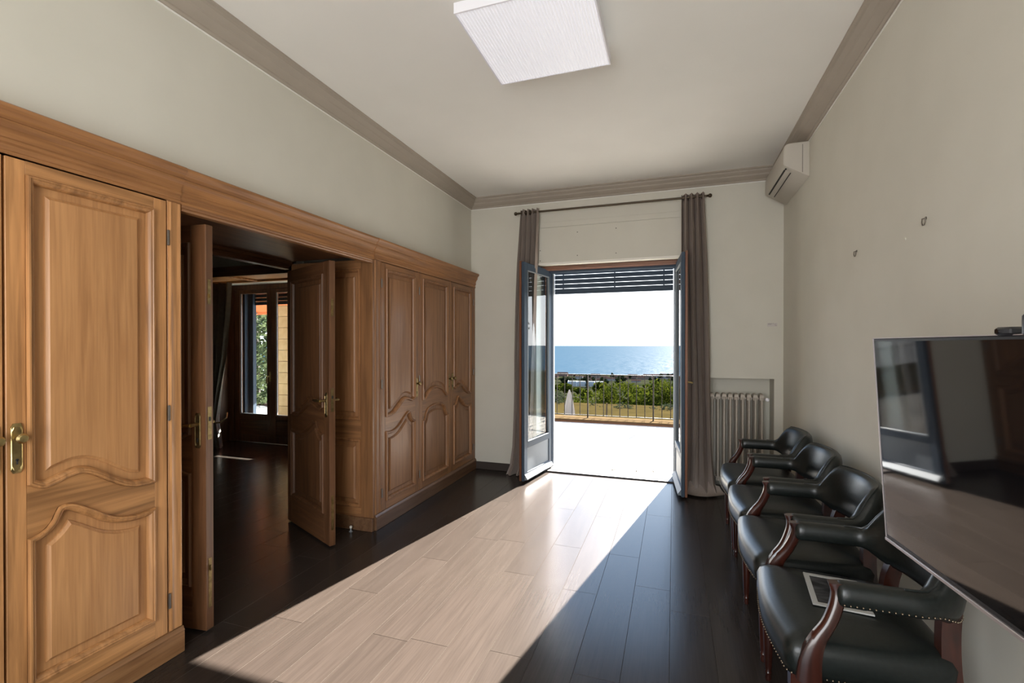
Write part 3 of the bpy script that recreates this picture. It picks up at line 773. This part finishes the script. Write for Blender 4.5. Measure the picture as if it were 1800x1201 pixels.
# ------------------------------------------------------------------ small wall things
def wall_hook(label, y, z):
    h = thing('wall_hook', label, 'hook', (XW-.0005, y, z))
    MB().lathe([(.006,-.003),(.006,0)], c=(0,.010,.006), axis='X').build('rosette', M['hinge'], h)
    MB().tube([(0,.010,.006),(-.012,.014,.004),(-.013,.014,-.012),(-.013,.007,-.024),(-.013,-.006,-.025),(-.013,-.014,-.014),(-.013,-.015,.004)], .0022, 6).build('hook_wire', M['hinge'], h)
wall_hook('small metal hook on the right wall, the nearer and larger one', 2.33, 1.905)
wall_hook('small metal hook on the right wall, the one farther from the television', 3.09, 1.915)
lb = thing('label_plate', 'small pale card label on the wall above the radiator niche', 'label', (.868, YB-.0005, 1.59))
B(-.042,.042,-.002,0,-.016,.016).build('card', M['label'], lb, smooth=False)
pr = MB()
for a, b, z in ((-.036,-.008,.004),(.004,.012,.011),(.018,.034,.004),(.022,.036,-.009),(-.036,.0,.011)): pr.box(a, b, -.0026, -.002, z-.0012, z+.0012)
pr.build('print_lines', M['ink'], lb, smooth=False)
sc_ = tag(MB().lathe([(.007,-.004),(.007,0)], c=(XW-.0005, 2.52, 1.865), axis='X').build('wall_plug', M['wall']), 'filled screw hole between the two hooks on the right wall', 'plug')

# ------------------------------------------------------------------ armchairs
def seat_outline(inset, n=6):
    pts = [(0,-.295),(.50,-.245),(.50,.245),(0,.295)]
    pts = [(.0+inset, -.295+inset*1.05),(.47-inset,-.245+inset),(.47-inset,.245-inset),(.0+inset,.295-inset*1.05)]
    out = []; rad = max(.012, .055-inset*.3)
    for i in range(4):
        p = Vector(pts[i]); a = (Vector(pts[i-1])-p).normalized(); b = (Vector(pts[(i+1) % 4])-p).normalized()
        for k in range(n+1):
            t = k/n; p0 = p+a*rad; p1 = p+b*rad
            q = p0*(1-t)**2 + p*2*t*(1-t) + p1*t*t
            out.append((q.x, q.y))
        # bowed edges
        nx = Vector(pts[(i+1) % 4])
        for k in range(1, 6):
            t = k/6; q = (p+b*rad)*(1-t) + (nx-b*rad)*t
            bow = (.022 if i == 3 else .006)*math.sin(pi*t)
            nrm = Vector((b.y, -b.x)); out.append((q.x+nrm.x*bow, q.y+nrm.y*bow))
    return out
def pad_point(s):
    """plan point, outward normal, back weight; s in 0..1 along the U from left arm to right arm"""
    La = .188; ex, ey = .150, .262; arc = 1.9*((ex+ey)/2)*1.7/1.62
    tot = 2*La+arc; d = s*tot
    if d < La: return Vector((.155+d, -.262)), Vector((0,-1)), 0
    if d > tot-La: return Vector((.155+(tot-d), .262)), Vector((0,1)), 0
    th = -pi/2 + pi*(d-La)/arc
    p = Vector((.343+ex*math.cos(th), ey*math.sin(th))); n = Vector((math.cos(th)/ex, math.sin(th)/ey)).normalized()
    return p, n, math.cos(th)
def sm(a, b, x):
    t = min(1, max(0, (x-a)/(b-a))); return t*t*(3-2*t)
def pad_sect(s):
    p, n, wgt = pad_point(s)
    e = sm(.22, .72, wgt); zb = .600-.035*e; zt = .672+.122*e; hw = .034+.003*e; lean = .028*e
    pts = []
    r = hw*.95; hh = (zt-zb)/2; zc = (zb+zt)/2
    for k in range(14):
        a = 2*pi*k/14
        ox = math.copysign(abs(math.cos(a))**.6, math.cos(a))*hw; oz = math.copysign(abs(math.sin(a))**.55, math.sin(a))*hh
        z = zc+oz; o = ox*(1-.25*max(0, math.sin(a))**2) + lean*(z-zb)/.2
        pts.append((p.x+n.x*o, p.y+n.y*o, z))
    return pts, p, n, zb, hw
def make_chair():
    root = bpy.data.objects.new('armchair', None); COL.objects.link(root); root.empty_display_size = .1
    st = MB(); st.rings([[(x, y, z) for x, y in seat_outline(i)] for z, i in ((.362,.014),(.366,.004),(.40,0),(.440,-.002),(.462,.006),(.476,.024),(.486,.060),(.493,.120),(.496,.19))])
    seat = st.build('seat', M['leather'], root, ang=70)
    nl = MB(); ol = seat_outline(0)
    def octa(mb, c, r=.0042):
        x, y, z = c; mb.add([(x+r,y,z),(x-r,y,z),(x,y+r,z),(x,y-r,z),(x,y,z+r),(x,y,z-r)], [(0,2,4),(2,1,4),(1,3,4),(3,0,4),(2,0,5),(1,2,5),(3,1,5),(0,3,5)])
    def along(pts, step):
        acc = 0
        for a, b in zip(pts, pts[1:]):
            a, b = Vector(a), Vector(b); l = (b-a).length
            while acc < l:
                yield a+(b-a)*(acc/l); acc += step
            acc -= l
    for q in along([(x, y, .372) for x, y in ol] + [(ol[0][0], ol[0][1], .372)], .016): octa(nl, q)
    nlo = nl.build('nailhead_trim', M['nail'], seat, ang=80); nlo['kind'] = 'stuff'
    rings = []; low = []
    NS = 44
    for i in range(NS+1):
        pts, p, n, zb, hw = pad_sect(i/NS); rings.append(pts); low.append((p.x+n.x*(hw*.92+.002), p.y+n.y*(hw*.92+.002), zb+.014))
    # rounded fronts
    def shrink(r, f, dx):
        c = Vector((sum(q[0] for q in r)/len(r), sum(q[1] for q in r)/len(r), sum(q[2] for q in r)/len(r)))
        return [(c.x+(q[0]-c.x)*f+dx, c.y+(q[1]-c.y)*f, c.z+(q[2]-c.z)*f) for q in r]
    rings = [shrink(rings[0], .55, -.016), shrink(rings[0], .88, -.010)] + rings + [shrink(rings[-1], .88, -.010), shrink(rings[-1], .55, -.016)]
    pad = MB().rings(rings).build('padded_back', M['leather'], root, ang=75)
    nl2 = MB()
    for q in along(low, .016): octa(nl2, q)
    nl2.build('nailhead_trim', M['nail'], pad, ang=80)['kind'] = 'stuff'
    pip = MB()
    pip.tube([((rings[i+2][4][0]+rings[i+2][3][0])/2, (rings[i+2][4][1]+rings[i+2][3][1])/2, (rings[i+2][4][2]+rings[i+2][3][2])/2+.001) for i in range(9, NS-8)], .004, 6)
    pip.build('piping', M['leather'], pad)
    for sg in (-1, 1):
        # scrolled arm support
        path = spline([(.062,.290,.360),(.066,.291,.43),(.085,.288,.49),(.118,.280,.545),(.140,.270,.600),(.146,.264,.640),(.144,.262,.668)], 5)
        wd = lambda t: .034-.016*sm(0,.5,t)+.006*sm(.8,1,t)
        ap = []
        for i, q in enumerate(path):
            t = i/(len(path)-1); q0 = Vector(path[max(i-1,0)]); q1 = Vector(path[min(i+1,len(path)-1)]); d = (q1-q0).normalized()
            nn = Vector((d.z, 0, -d.x)); w_ = wd(t); c = Vector(q)
            r = []
            for a, b in ((-1,-.6),(-.6,-1),(.6,-1),(1,-.6),(1,.6),(.6,1),(-.6,1),(-1,.6)):
                v = c + nn*w_*a + Vector((0,.017*b,0)); r.append((v.x, v.y*sg, v.z))
            ap.append(r)
        MB().rings(ap).build('arm_support', M['mahog'], root, ang=50)
        # turned front leg
        fl2 = MB(); fl2.box(.018,.066,sg*.222,sg*.270,.30,.365,b=.004)
        fl2.lathe([(.010,0),(.013,.012),(.010,.024),(.0135,.034),(.0105,.042),(.014,.06),(.019,.20),(.0215,.262),(.016,.270),(.024,.280),(.016,.288),(.022,.300)], c=(.042, sg*.246, 0), n=12)
        fl2.build('leg', M['mahog'], root, ang=35)
        # rear leg running up into the back support
        rl = spline([(.540,sg*.215,0),(.500,sg*.212,.16),(.462,sg*.212,.32),(.445,sg*.215,.42),(.447,sg*.200,.52),(.462,sg*.175,.600)], 4)
        rr = []
        for i, q in enumerate(rl):
            t = i/(len(rl)-1); a = .015+.009*sm(0,.5,t); b2 = .015+.006*sm(0,.5,t)
            rr.append([(q[0]-a,q[1]-b2,q[2]),(q[0]+a,q[1]-b2,q[2]),(q[0]+a,q[1]+b2,q[2]),(q[0]-a,q[1]+b2,q[2])])
        MB().rings(rr).build('leg', M['mahog'], root, ang=35)
    return root
proto = make_chair()
CHAIRS = [(.335,1.968,R(0),'dark green leather armchair nearest the camera, a framed print on its seat'),
          (.335,2.583,R(.4),'dark green leather armchair partly behind the television corner, second from the camera'),
          (.350,3.192,R(0),'dark green leather armchair second from the radiator, between two others'),
          (.355,3.805,R(-1),'dark green leather armchair farthest from the camera, beside the radiator')]
for i, (x, y, a, lab) in enumerate(CHAIRS):
    c = proto if i == 0 else copy_tree(proto)
    c.location = (x, y, 0); c.rotation_euler = (0,0,a); tag(c, lab, 'chair', 'green leather armchairs along the right wall')
# framed print lying on the nearest seat
fp_ = thing('framed_print', 'small framed dark print with a pale mount lying on the nearest chair', 'picture', (.560, 2.005, .4975), R(-6))
pf = MB()
for a in ((-.088,.088,-.125,-.107),(-.088,.088,.107,.125),(-.088,-.070,-.107,.107),(.070,.088,-.107,.107)): pf.box(*a, 0, .006, b=.001)
pf.build('mount_border', M['mount'], fp_)
B(-.070,.070,-.107,.107,0,.0035).build('print_sheet', M['print'], fp_, smooth=False)

# ------------------------------------------------------------------ far room: glazed door, pelmet, curtain
w2 = struct(thing('window_1', 'wood-framed glazed double door of the dim far room', None, (0, 5.27, 0)))
def bxs(name, lst, m, parent, b=.003):
    mb = MB()
    for a in lst: mb.box(*a, b=b)
    return mb.build(name, m, parent)
bxs('outer_frame', [(WX0, -6.09, -.03,.04, 0, 2.27), (-4.66, WX1, -.03,.04,0,2.27), (-6.09,-4.66,-.03,.04,2.20,2.27)], M['red_v'], w2)
for x0, x1 in ((-6.085,-5.425),(-5.421,-4.665)):
    sash = bxs('sash', [(x0,x0+.10,-.02,.03,.004,2.20),(x1-.055,x1,-.02,.03,.004,2.20),(x0+.10,x1-.055,-.02,.03,2.145,2.20),(x0+.10,x1-.055,-.02,.03,.004,.10),(x0+.10,x1-.055,-.02,.03,.33,.40)], M['red_v'], w2)
    B(x0+.09, x1-.045, 0, .006, .395, 2.15).build('glass_pane', M['glass'], sash, smooth=False)
    B(x0+.095, x1-.05, -.008, .014, .095, .335, b=.002).build('kick_panel', M['red_h'], sash)
    bxs('glazing_bead', [(x0+.10,x0+.114,-.008,.0,.40,2.145),(x1-.069,x1-.055,-.008,.0,.40,2.145),(x0+.114,x1-.069,-.008,0,.40,.412)], M['alu'], sash, .001)
hn = MB(); hn.tube([(-5.421,-.02,.96),(-5.421,-.05,.96),(-5.43,-.065,.955),(-5.44,-.065,.90),(-5.435,-.062,.86)], .011, 8); hn.box(-5.435,-5.407,-.026,-.02,.88,1.02); hn.build('handle', M['brass'], w2)
s2 = thing('roller_shutter', 'green-grey roller shutter at the top of the glazed door in the far room', 'shutter', (0, 5.44, 0))
for i in range(4):
    z = 2.02+i*.055
    MB().rings([[(x, y, z+dz) for y, dz in ((-.006,-.026),(.004,-.026),(.009,0),(.004,.026),(-.006,.026))] for x in (WX0+.05, WX1-.05)]).build('slat', M['blue'], s2)
g2 = struct(thing('trim_12', 'blue-grey shutter guides outside the far glazed door', None, (0,0,0)))
bxs('guide', [(WX0+.02,-5.99,5.34,5.43,0,2.25),(-5.99,-5.90,5.40,5.46,0,2.25),(WX1-.10,WX1-.02,5.34,5.43,0,2.25)], M['blue'], g2)
struct(B(WX0-.0, WX0+.012, YB-.02, 5.24, 0, 2.27).build('trim_14', M['red_v'], smooth=False))
struct(B(WX0-.6, WX0, YB-.022, YB-.001, 0, 2.25).build('trim_15', M['red_v'], smooth=False))
pe = thing('coffered_pelmet', 'wooden coffered pelmet ceiling above the glazed door of the far room', 'pelmet', (0,0,2.25))
PX0, PX1, PY0, PY1 = -7.5, -3.1, 4.42, 4.945
bars = MB()
for y0, y1 in ((PY0, PY0+.035), (PY1-.035, PY1)): bars.box(PX0, PX1, y0, y1, 0, .035, b=.004)
for x in (-7.48,-6.50,-5.32,-4.16,-3.14): bars.box(x, x+.04, PY0+.035, PY1-.035, 0, .035, b=.004)
bars.build('coffer_rib', M['pine_h'], pe)
for a, b in ((-7.44,-6.50),(-6.46,-5.32),(-5.28,-4.16),(-4.12,-3.14)):
    B(a, b, PY0+.035, PY1-.035, .03, .045).build('coffer_panel', M['pine_p'], pe, smooth=False)
B(PX0, PX1, PY0-.02, PY0, -.002, .12, b=.004).build('fascia', M['red_h'], pe)
B(PX0, PX1, PY0, PY1, .045, .12).build('top_board', M['red_h'], pe, smooth=False)
vc = curtain('curtain', 'olive velvet curtain gathered to the left of the far glazed door',
       [(2.24,-6.6,-5.61),(1.8,-6.6,-5.63),(1.2,-6.58,-5.69),(.75,-6.56,-5.79),(.36,-6.5,-5.87),(.0,-6.55,-5.80)], 7, M['velvet'], 4.80, 2.24, .006, amp=.055, seed=9)
MB().tube([(-6.10,4.73,.36),(-5.92,4.735,.345),(-5.82,4.79,.35),(-5.80,4.87,.40),(-5.86,4.93,.46)], .012, 8).build('tieback', M['brassd'], vc)

# ------------------------------------------------------------------ terrace
struct(wall_with_holes('', -9.5, 6.0, -4.0, 5.2, YO, YO+.02, [(DX0, DX1, -.05, DZ), (WX0, WX1, -.05, 2.27)], None).build('wall_facade', M['render'], smooth=False))  # darker outer skin added to cut bounce light onto the terrace
te = struct(B(-9.5, 6.0, YO, 8.82, -.30, -.05).build('terrace_floor', M['terrace'], smooth=False)); te.name = 'trim_13'; te.name = 'terrace'
kb_ = struct(thing('terrace_kerb', 'low ochre-tiled kerb along the terrace edge', None, (0,0,0)))
YK0, YK1 = 8.80, 9.22
B(-9.5, 6.0, YK0+.012, YK1, -.30, -.010).build('kerb_core', M['copinge'], kb_, smooth=False)
ti = B(0, .298, 0, YK1-YK0+.02, 0, .022, b=.004)
t0 = None
for i in range(40):
    x = -6.2+i*.30
    if t0 is None:
        t0 = ti.build('coping_tile', M['coping'], kb_); o = t0
    else:
        o = t0.copy(); COL.objects.link(o); o.parent = kb_
    o.location = (x, YK0-.01, -.010)
rl_ = thing('terrace_railing', 'thin black iron railing along the terrace edge', 'railing', (0, 9.04, .012))
tr = MB(); tr.box(-9.0, 5.5, -.018, .018, .818, .832, b=.003); tr.build('top_rail', M['iron'], rl_)
B(-9.0, 5.5, -.008, .008, .042, .054).build('bottom_rail', M['iron'], rl_, smooth=False)
b0 = MB().tube([(0,0,.05),(0,0,.82)], .0075, 6).build('bar', M['iron'], rl_); pst = None
for i in range(75):
    x = -5.97+i*.1505
    if i % 8 == 5:
        if pst is None:
            pst = B(-.012,.012,-.012,.012,0,.82).build('post', M['iron'], rl_, smooth=False); o = pst
        else: o = pst.copy(); COL.objects.link(o); o.parent = rl_
    else:
        if i == 0: o = b0
        else: o = b0.copy(); COL.objects.link(o); o.parent = rl_
    o.location = (x+.052, 0, 0)
for i, (x, y, s, a, lab) in enumerate(((-.66,5.52,.028,.3,'larger brown dry leaf on the cream terrace near the threshold'),(-.40,5.55,.018,1.4,'small dry leaf on the terrace, middle of the near row'),(-.22,5.60,.020,2.2,'small dry leaf on the terrace, rightmost of the near row'),(-1.10,5.72,.016,.9,'small dark leaf on the terrace beside the left door leaf'),(-.12,6.55,.016,.4,'lone dry leaf on the terrace farther from the threshold'))):
    lf = MB(); rws = [[(s*(-1+.5*k), s*.45*math.sin(pi*max(.06,k/4))*q, .004+s*.25*abs(q)+.003*k) for q in (-1,-.4,.4,1)] for k in range(5)]
    lf.strip(rws); lf.strip([[(p[0],p[1],p[2]-.0015) for p in r[::-1]] for r in rws])
    tag(lf.build('dry_leaf', M['coping'], loc=(x, y, -.05), rotz=a), lab, 'leaf')

# far-room side: stone pier, awning
sp2 = thing('stone_pier', 'yellow stone pier outside the far-room glazed door', 'wall', (-7.60, 7.5, -.05))
B(.02, 1.98, .02, .38, 0, 2.25).build('mortar_core', M['render'], sp2, smooth=False)
rs = random.Random(4)
for k in range(10):
    x = 0.0; off = (k % 2)*.22
    xs = [0] + [q for q in (.85-off*2, 1.7-off*2) if q > .05] + [2.0]
    for a, b in zip(xs, xs[1:]):
        if b-a > .03: B(a+.004, b-.004, rs.uniform(-.004,.006), .40, k*.225+.003, k*.225+.222, b=.006).build('stone', M['stone'], sp2)
aw = thing('awning', 'orange cloth awning over the terrace outside the far room', 'awning', (0,0,0))
MB().rings([[(x,5.37,2.95),(x,8.45,2.16),(x,8.45,2.168),(x,5.37,2.962)] for x in (-9.2,-3.7)]).build('awning_cloth', M['awning'], aw, smooth=False)
B(-9.2,-3.7,8.44,8.47,2.10,2.17,b=.004).build('front_bar', M['awning'], aw)
am = MB()
for x in (-9.1,-3.8): am.tube([(x,5.37,2.5),(x,7.0,2.35),(x,8.45,2.13)], .02, 8)
am.build('folding_arm', M['alu'], aw)

# ------------------------------------------------------------------ garden, hillside, town, sea
struct(B(-40, 60, 9.24, 44, -4.6, -4.0).build('lawn', M['lawn'], smooth=False))
te2 = MB(); rows = []
PR = [(40,-4.3),(44,-6.5),(60,-8.5),(100,-10.5),(150,-14.5),(220,-20),(320,-27),(450,-34),(600,-44),(800,-56),(1000,-66),(1150,-70.5),(1300,-76)]
PRS = spline(PR, 5)
for y, z in PRS:
    row = []
    for i in range(41):
        x = (-.55+1.3*i/40)*(y+30)
        row.append((x, y, z + (noise.noise(Vector((x*.012, y*.012, 0)))*(.006*y) if 60 < y < 1100 else 0)))
    rows.append(row)
te2.strip(rows); struct(te2.build('terrain', M['hill'], ang=80))
struct(MB().add([(-30000,1100,-70),(60000,1100,-70),(60000,60000,-70),(-30000,60000,-70)], [(0,1,2,3)]).build('sea', M['sea'], smooth=False, recalc=False))

def leaf_cloud(mb, c, rad, n, size, rnd, flat=1.0):
    for _ in range(n):
        while True:
            d = Vector((rnd.uniform(-1,1), rnd.uniform(-1,1), rnd.uniform(-1,1)))
            if .3 < d.length < 1: break
        d = d.normalized()*(.55+.45*rnd.random())
        p = Vector((c[0]+d.x*rad[0], c[1]+d.y*rad[1], c[2]+d.z*rad[2]))
        a = Vector((rnd.uniform(-1,1), rnd.uniform(-1,1), rnd.uniform(-1,1))).normalized()
        b = a.orthogonal().normalized(); s = size*rnd.uniform(.6,1.3)
        mb.add([p-a*s, p+b*s*.45, p+a*s, p-b*s*.45], [(0,1,2,3)])
def tree(name, label, cat, base, height, rad, m, group=None, clumps=10, n=90, size=.16, seed=0, trunk=.35, tr_r=.14):
    rnd = random.Random(seed); root = thing(name, label, cat, base, 0, group)
    MB().tube([(0,0,-.2),(.05*height*.1,0,height*.3),(-.03*height*.2,0,height*.75)], [tr_r,tr_r*.8,tr_r*.4], 7).build('trunk', M['bark'], root)
    cr_ = MB(); z0 = height*trunk
    for k in range(clumps):
        a = rnd.uniform(0, 2*pi); q = math.sqrt(rnd.random())*rad*.72; t = rnd.random()
        z = z0 + (height-z0)*(.18+.68*t*(1-.35*(q/rad)))
        r = rad*rnd.uniform(.32,.5)
        leaf_cloud(cr_, (q*math.cos(a), q*math.sin(a), z), (r, r, r*.72), n, size, rnd)
    leaf_cloud(cr_, (0,0,height-.22*(height-z0)), (rad*.5,rad*.5,(height-z0)*.22), n, size, rnd)
    cr_.build('crown', m, root, smooth=False, recalc=False)
    return root
def on_hill(u, v_top, dist, h):
    """base point of a plant of height h whose top shows at pixel row v_top"""
    p = hit(u, v_top, dist); return (p.x, p.y, p.z-h)
G1 = 'pines below the lawn'
TREES = [(1092,668,52,3.2,'rounded pine in the middle of the garden view, tallest of the row'),
         (1118,677,50,2.6,'bushy pine just right of the middle pine'),
         (1068,684,54,2.6,'lower pine left of the middle pine, behind the timber post'),
         (1046,688,55,2.6,'low bright pine right of the closed parasol'),
         (1024,690,56,2.4,'low bright pine behind the closed parasol'),
         (1136,686,47,2.2,'small yellow-green pine before the right-hand group'),
         (1158,668,50,3.2,'large dark pine right of the view'),
         (1182,664,52,3.4,'tall pine at the door edge, right of the large dark pine'),
         (1206,668,52,3.4,'tall pine beside the doorway, mostly hidden by the right door leaf'),
         (1004,690,57,2.4,'low pine left behind the closed parasol')]
for i, (u, v, d, r, lab) in enumerate(TREES):
    h = 7.0
    tree('pine_tree', lab, 'tree', on_hill(u, v, d, h), h, r, M['pineleaf'], G1, clumps=12, n=130, size=.20, seed=20+i, trunk=.25)
for i, (u, v, d, r, lab) in enumerate(((976,682,46,1.5,'grey-green olive bush at the left door edge'),(988,700,44,1.2,'grey-green shrub left of the parasol'),(1042,708,43,1.2,'low pale shrub at the lawn edge left of the post'),(1056,712,42,1.0,'low shrub beside the timber post'),(1092,706,42,1.4,'flowering grey shrub below the middle pine'),(1106,710,42,1.2,'pale shrub right of the flowering grey one'),(1150,712,42,1.1,'low shrub behind the white cloth'),(1174,706,42,1.4,'green shrub at the right door edge'))):
    h = 3.4
    tree('shrub', lab, 'shrub', on_hill(u, v, d, h), h, r, M['oliveleaf'], 'shrubs along the lawn edge', clumps=8, n=90, size=.13, seed=60+i, trunk=.1, tr_r=.05)
# closed parasol, timber post, white cloth, crate, on the lawn
b = hit(1001, 731, 31.0)
pa = thing('parasol', 'closed cream parasol on wooden legs on the lawn', 'parasol', (b.x, b.y, -4.0))
rg = []
for z, r in ((.45,.30),(.48,.34),(1.1,.30),(1.7,.22),(2.2,.12),(2.5,.03)):
    rg.append([((r*(1+.18*math.cos(6*2*pi*k/24)))*math.cos(2*pi*k/24), (r*(1+.18*math.cos(6*2*pi*k/24)))*math.sin(2*pi*k/24), z) for k in range(24)])
MB().rings(rg).build('folded_canopy', M['cloth'], pa)
for x in (-.12,.12): MB().tube([(x,0,0),(x*.6,0,.6)], .045, 8).build('leg', M['post'], pa)
b = hit(1066, 730, 31.5)
tag(MB().tube([(0,0,0),(0,0,.8),(.03,0,1.62)], [.06,.055,.05], 8).build('timber_post', M['post'], loc=(b.x,b.y,-4.0)), 'pale upright timber post on the lawn below the middle pine', 'post')
b = hit(1143, 734, 30.5)
cl2 = MB(); rws = []
for j in range(7):
    rws.append([((i/8-.5)*1.15, (j/6-.5)*.6, .06+.22*math.sin(pi*i/8)*math.sin(pi*j/6)*(1+.4*math.sin(5*i+3*j))) for i in range(9)])
cl2.strip(rws); tag(cl2.build('cloth_heap', M['townwall3'], loc=(b.x,b.y,-4.04)), 'crumpled white cloth lying on the lawn', 'cloth')
b = hit(1178, 736, 30.5)
cx = thing('wooden_crate', 'small brown wooden crate on the lawn at the right door edge', 'crate', (b.x,b.y,-4.0))
for k in range(3): B(-.28,.28,-.22,.22,.02+k*.14,.14+k*.14,b=.008).build('slat', M['post'], cx)

# greenhouse
gx = hit(1030, 676, 300)
gh = thing('greenhouse', 'long white polytunnel greenhouse down the hillside', 'greenhouse', (gx.x, gx.y, gx.z-1.0), R(6))
MB().rings([[(x, 4*math.cos(pi*k/10), 3.2*math.sin(pi*k/10)) for k in range(11)] for x in (-11,-5.5,0,5.5,11)]).build('tunnel_film', M['poly'], gh)
hp = MB()
for x in (-11,-5.5,0,5.5,11): hp.tube([(x, 4.03*math.cos(pi*k/10), 3.23*math.sin(pi*k/10)) for k in range(11)], .06, 5)
hp.build('hoops', M['alu'], gh)
# town houses: (u, v_base, distance, width, height, label)
rt = random.Random(12)
HOUSES = []
def house(u, vb, d, wd_, dp, ht, wm, lab, flat=False):
    p = hit(u, vb, d); root = thing('house', lab, 'building', (p.x, p.y, p.z), rt.uniform(-.25,.25), 'houses of the coastal town')
    B(-wd_/2, wd_/2, -dp/2, dp/2, -6, ht).build('walls', wm, root, smooth=False)
    if flat: B(-wd_/2-.3, wd_/2+.3, -dp/2-.3, dp/2+.3, ht, ht+.5).build('roof', M['roof'], root, smooth=False)
    else:
        MB().rings([[(x,-dp/2-.5,ht-.1),(x,0,ht+dp*.22),(x,dp/2+.5,ht-.1)] for x in (-wd_/2-.5, wd_/2+.5)]).build('roof', M['roof'], root, smooth=False)
    wn = MB()
    nw = max(2, int(wd_/3.2)); nf = max(1, int(ht/3))
    for f_ in range(nf):
        for k in range(nw):
            x = -wd_/2+(k+.5)*wd_/nw; z = f_*3+.9
            B(x-.5, x+.5, -dp/2-.05, -dp/2+.02, z, z+1.4).build('window', M['dark'], root, smooth=False)
pos = [(974,666,900,15,6,'townwall2'),(989,664,955,20,8,'townwall2'),(1006,665,1000,15,6,'townwall'),(1018,668,760,12,6,'townwall3'),(1033,668,820,13,5,'townwall2'),(1047,666,900,16,7,'townwall'),
       (1062,668,800,11,5,'townwall2'),(1074,672,640,11,5,'townwall3'),(1083,666,950,13,5,'townwall'),(1098,670,720,10,5,'townwall2'),(1112,666,930,17,6,'townwall2'),(1126,669,760,12,5,'townwall'),(1139,666,900,15,6,'townwall'),(1153,664,980,20,6,'townwall3'),(1170,664,1010,20,7,'townwall3'),(1181,667,850,12,6,'townwall'),
       (1040,676,520,9,4.5,'townwall3'),(1057,674,560,9,4.5,'townwall'),(1118,676,500,9,4,'townwall3'),(1001,672,600,10,4.5,'townwall')]
ORD = ['first','second','third','fourth','fifth','sixth','seventh','eighth','ninth','tenth','eleventh','twelfth']
def zone(d): return 'seafront' if d > 870 else ('mid-slope' if d > 620 else 'hillside')
CN = {'townwall':'buff','townwall2':'rose-coloured','townwall3':'white'}
for z_ in ('seafront', 'mid-slope', 'hillside'):
    row_ = sorted(p for p in pos if zone(p[2]) == z_)
    for k, (u, v, d, wd_, ht, m) in enumerate(row_):
        lab = f'{CN[m]} house of the coastal town, {ORD[k]} from the left in the {z_} row'
        house(u, v, d, wd_, wd_*.7, ht, M[m], lab, flat=(m == 'townwall3' and ht > 5.5))
HP = [hit(p[0], p[1], p[2]) for p in pos]
# trees among the houses
tp_ = None
GT = 'dark pines among the town houses'
rr_ = random.Random(5)
placed = []
HZ = {330:27,420:32,520:39,640:46.5,760:53.5,880:60,1000:66}
tries = 0
while len(placed) < 42 and tries < 900:
    tries += 1
    u = 966+rr_.random()*226; d = rr_.choice(tuple(HZ))*rr_.uniform(.95,1.05); dk = min(HZ, key=lambda q: abs(q-d)); v = 607+(1.4+HZ[dk])*F/d
    p = hit(u, v, d); sc = rr_.uniform(.55,1.0)
    if any((p-q).length < 6.5*(sc+t) for q, t in placed) or any((p-q).length < 18 for q in HP): continue
    if not placed:
        tp_ = tree('town_tree', 'dark round pine among the houses of the coastal town', 'tree', (p.x,p.y,p.z), 8, 4.2, M['darkleaf'], GT, clumps=7, n=40, size=.9, seed=77, trunk=.2)
        o = tp_
    else: o = copy_tree(tp_)
    placed.append((p, sc))
    o.location = (p.x, p.y, p.z-1); o.scale = (sc*1.2, sc*1.2, sc); o.rotation_euler = (0,0,rr_.uniform(0,6))
# low trees scattered on the slope between garden and town
sp0 = None; pl2 = []; tries = 0
while len(pl2) < 60 and tries < 1500:
    tries += 1
    d = rr_.choice((75, 95, 120, 150, 190, 240, 290))*rr_.uniform(.93,1.07); u = (964+rr_.random()*230) if len(pl2) < 32 else (rr_.uniform(820, 960) if rr_.random() < .35 else rr_.uniform(1200, 1500))
    zz = [(za+(zb-za)*(d-ya)/(yb-ya)) for (ya,za),(yb,zb) in zip(PR, PR[1:]) if ya <= d <= yb][0]
    p = hit(u, 640, d); p.z = zz; q = rr_.uniform(.5, 1.0)*(.7+d/260)
    if any((Vector((p.x,p.y))-b_).length < 2.6*(q+q2) for b_, q2 in pl2) or (Vector((p.x,p.y))-Vector((gx.x,gx.y))).length < 17: continue
    if sp0 is None:
        sp0 = tree('slope_tree', 'low rounded green tree scattered on the slope below the garden', 'tree', (p.x,p.y,p.z), 3.2, 2.3, M['pineleaf'], 'low trees on the slope', clumps=7, n=60, size=.42, seed=31, trunk=.12, tr_r=.1); o = sp0
    else: o = copy_tree(sp0)
    o.location = p; o.scale = (q, q, q*rr_.uniform(.8,1.1)); o.rotation_euler = (0,0,rr_.uniform(0,6)); pl2.append((Vector((p.x,p.y)), q))
p = hit(1032, 690, 130)
cy = thing('cypress', 'slim dark cypress on the slope below the greenhouse', 'tree', (p.x,p.y,p.z-.5))
MB().tube([(0,0,0),(0,0,3)], .12, 6).build('trunk', M['bark'], cy)
cc = MB(); rn = random.Random(2)
for k in range(8): leaf_cloud(cc, (0,0,1+k*.55), (.75-.07*k,.75-.07*k,.6), 60, .22, rn)
cc.build('crown', M['darkleaf'], cy, smooth=False, recalc=False)
# garden tree outside the far-room door, and the tall pine right of the terrace mirrored in the glass
gt = hit(452, 640, 15.0)
tree('garden_tree', 'leafy garden tree filling the glazed door of the far room', 'tree', (gt.x, gt.y, -4.0), 8.2, 2.7, M['treeleaf'], None, clumps=34, n=330, size=.085, seed=3, trunk=.30)
tree('tall_pine', 'tall dark pine beyond the terrace, mirrored in the left door leaf', 'tree', (12.5, 20.5, -4.0), 15.0, 2.3, M['darkleaf'], None, clumps=40, n=220, size=.22, seed=8, trunk=.2)
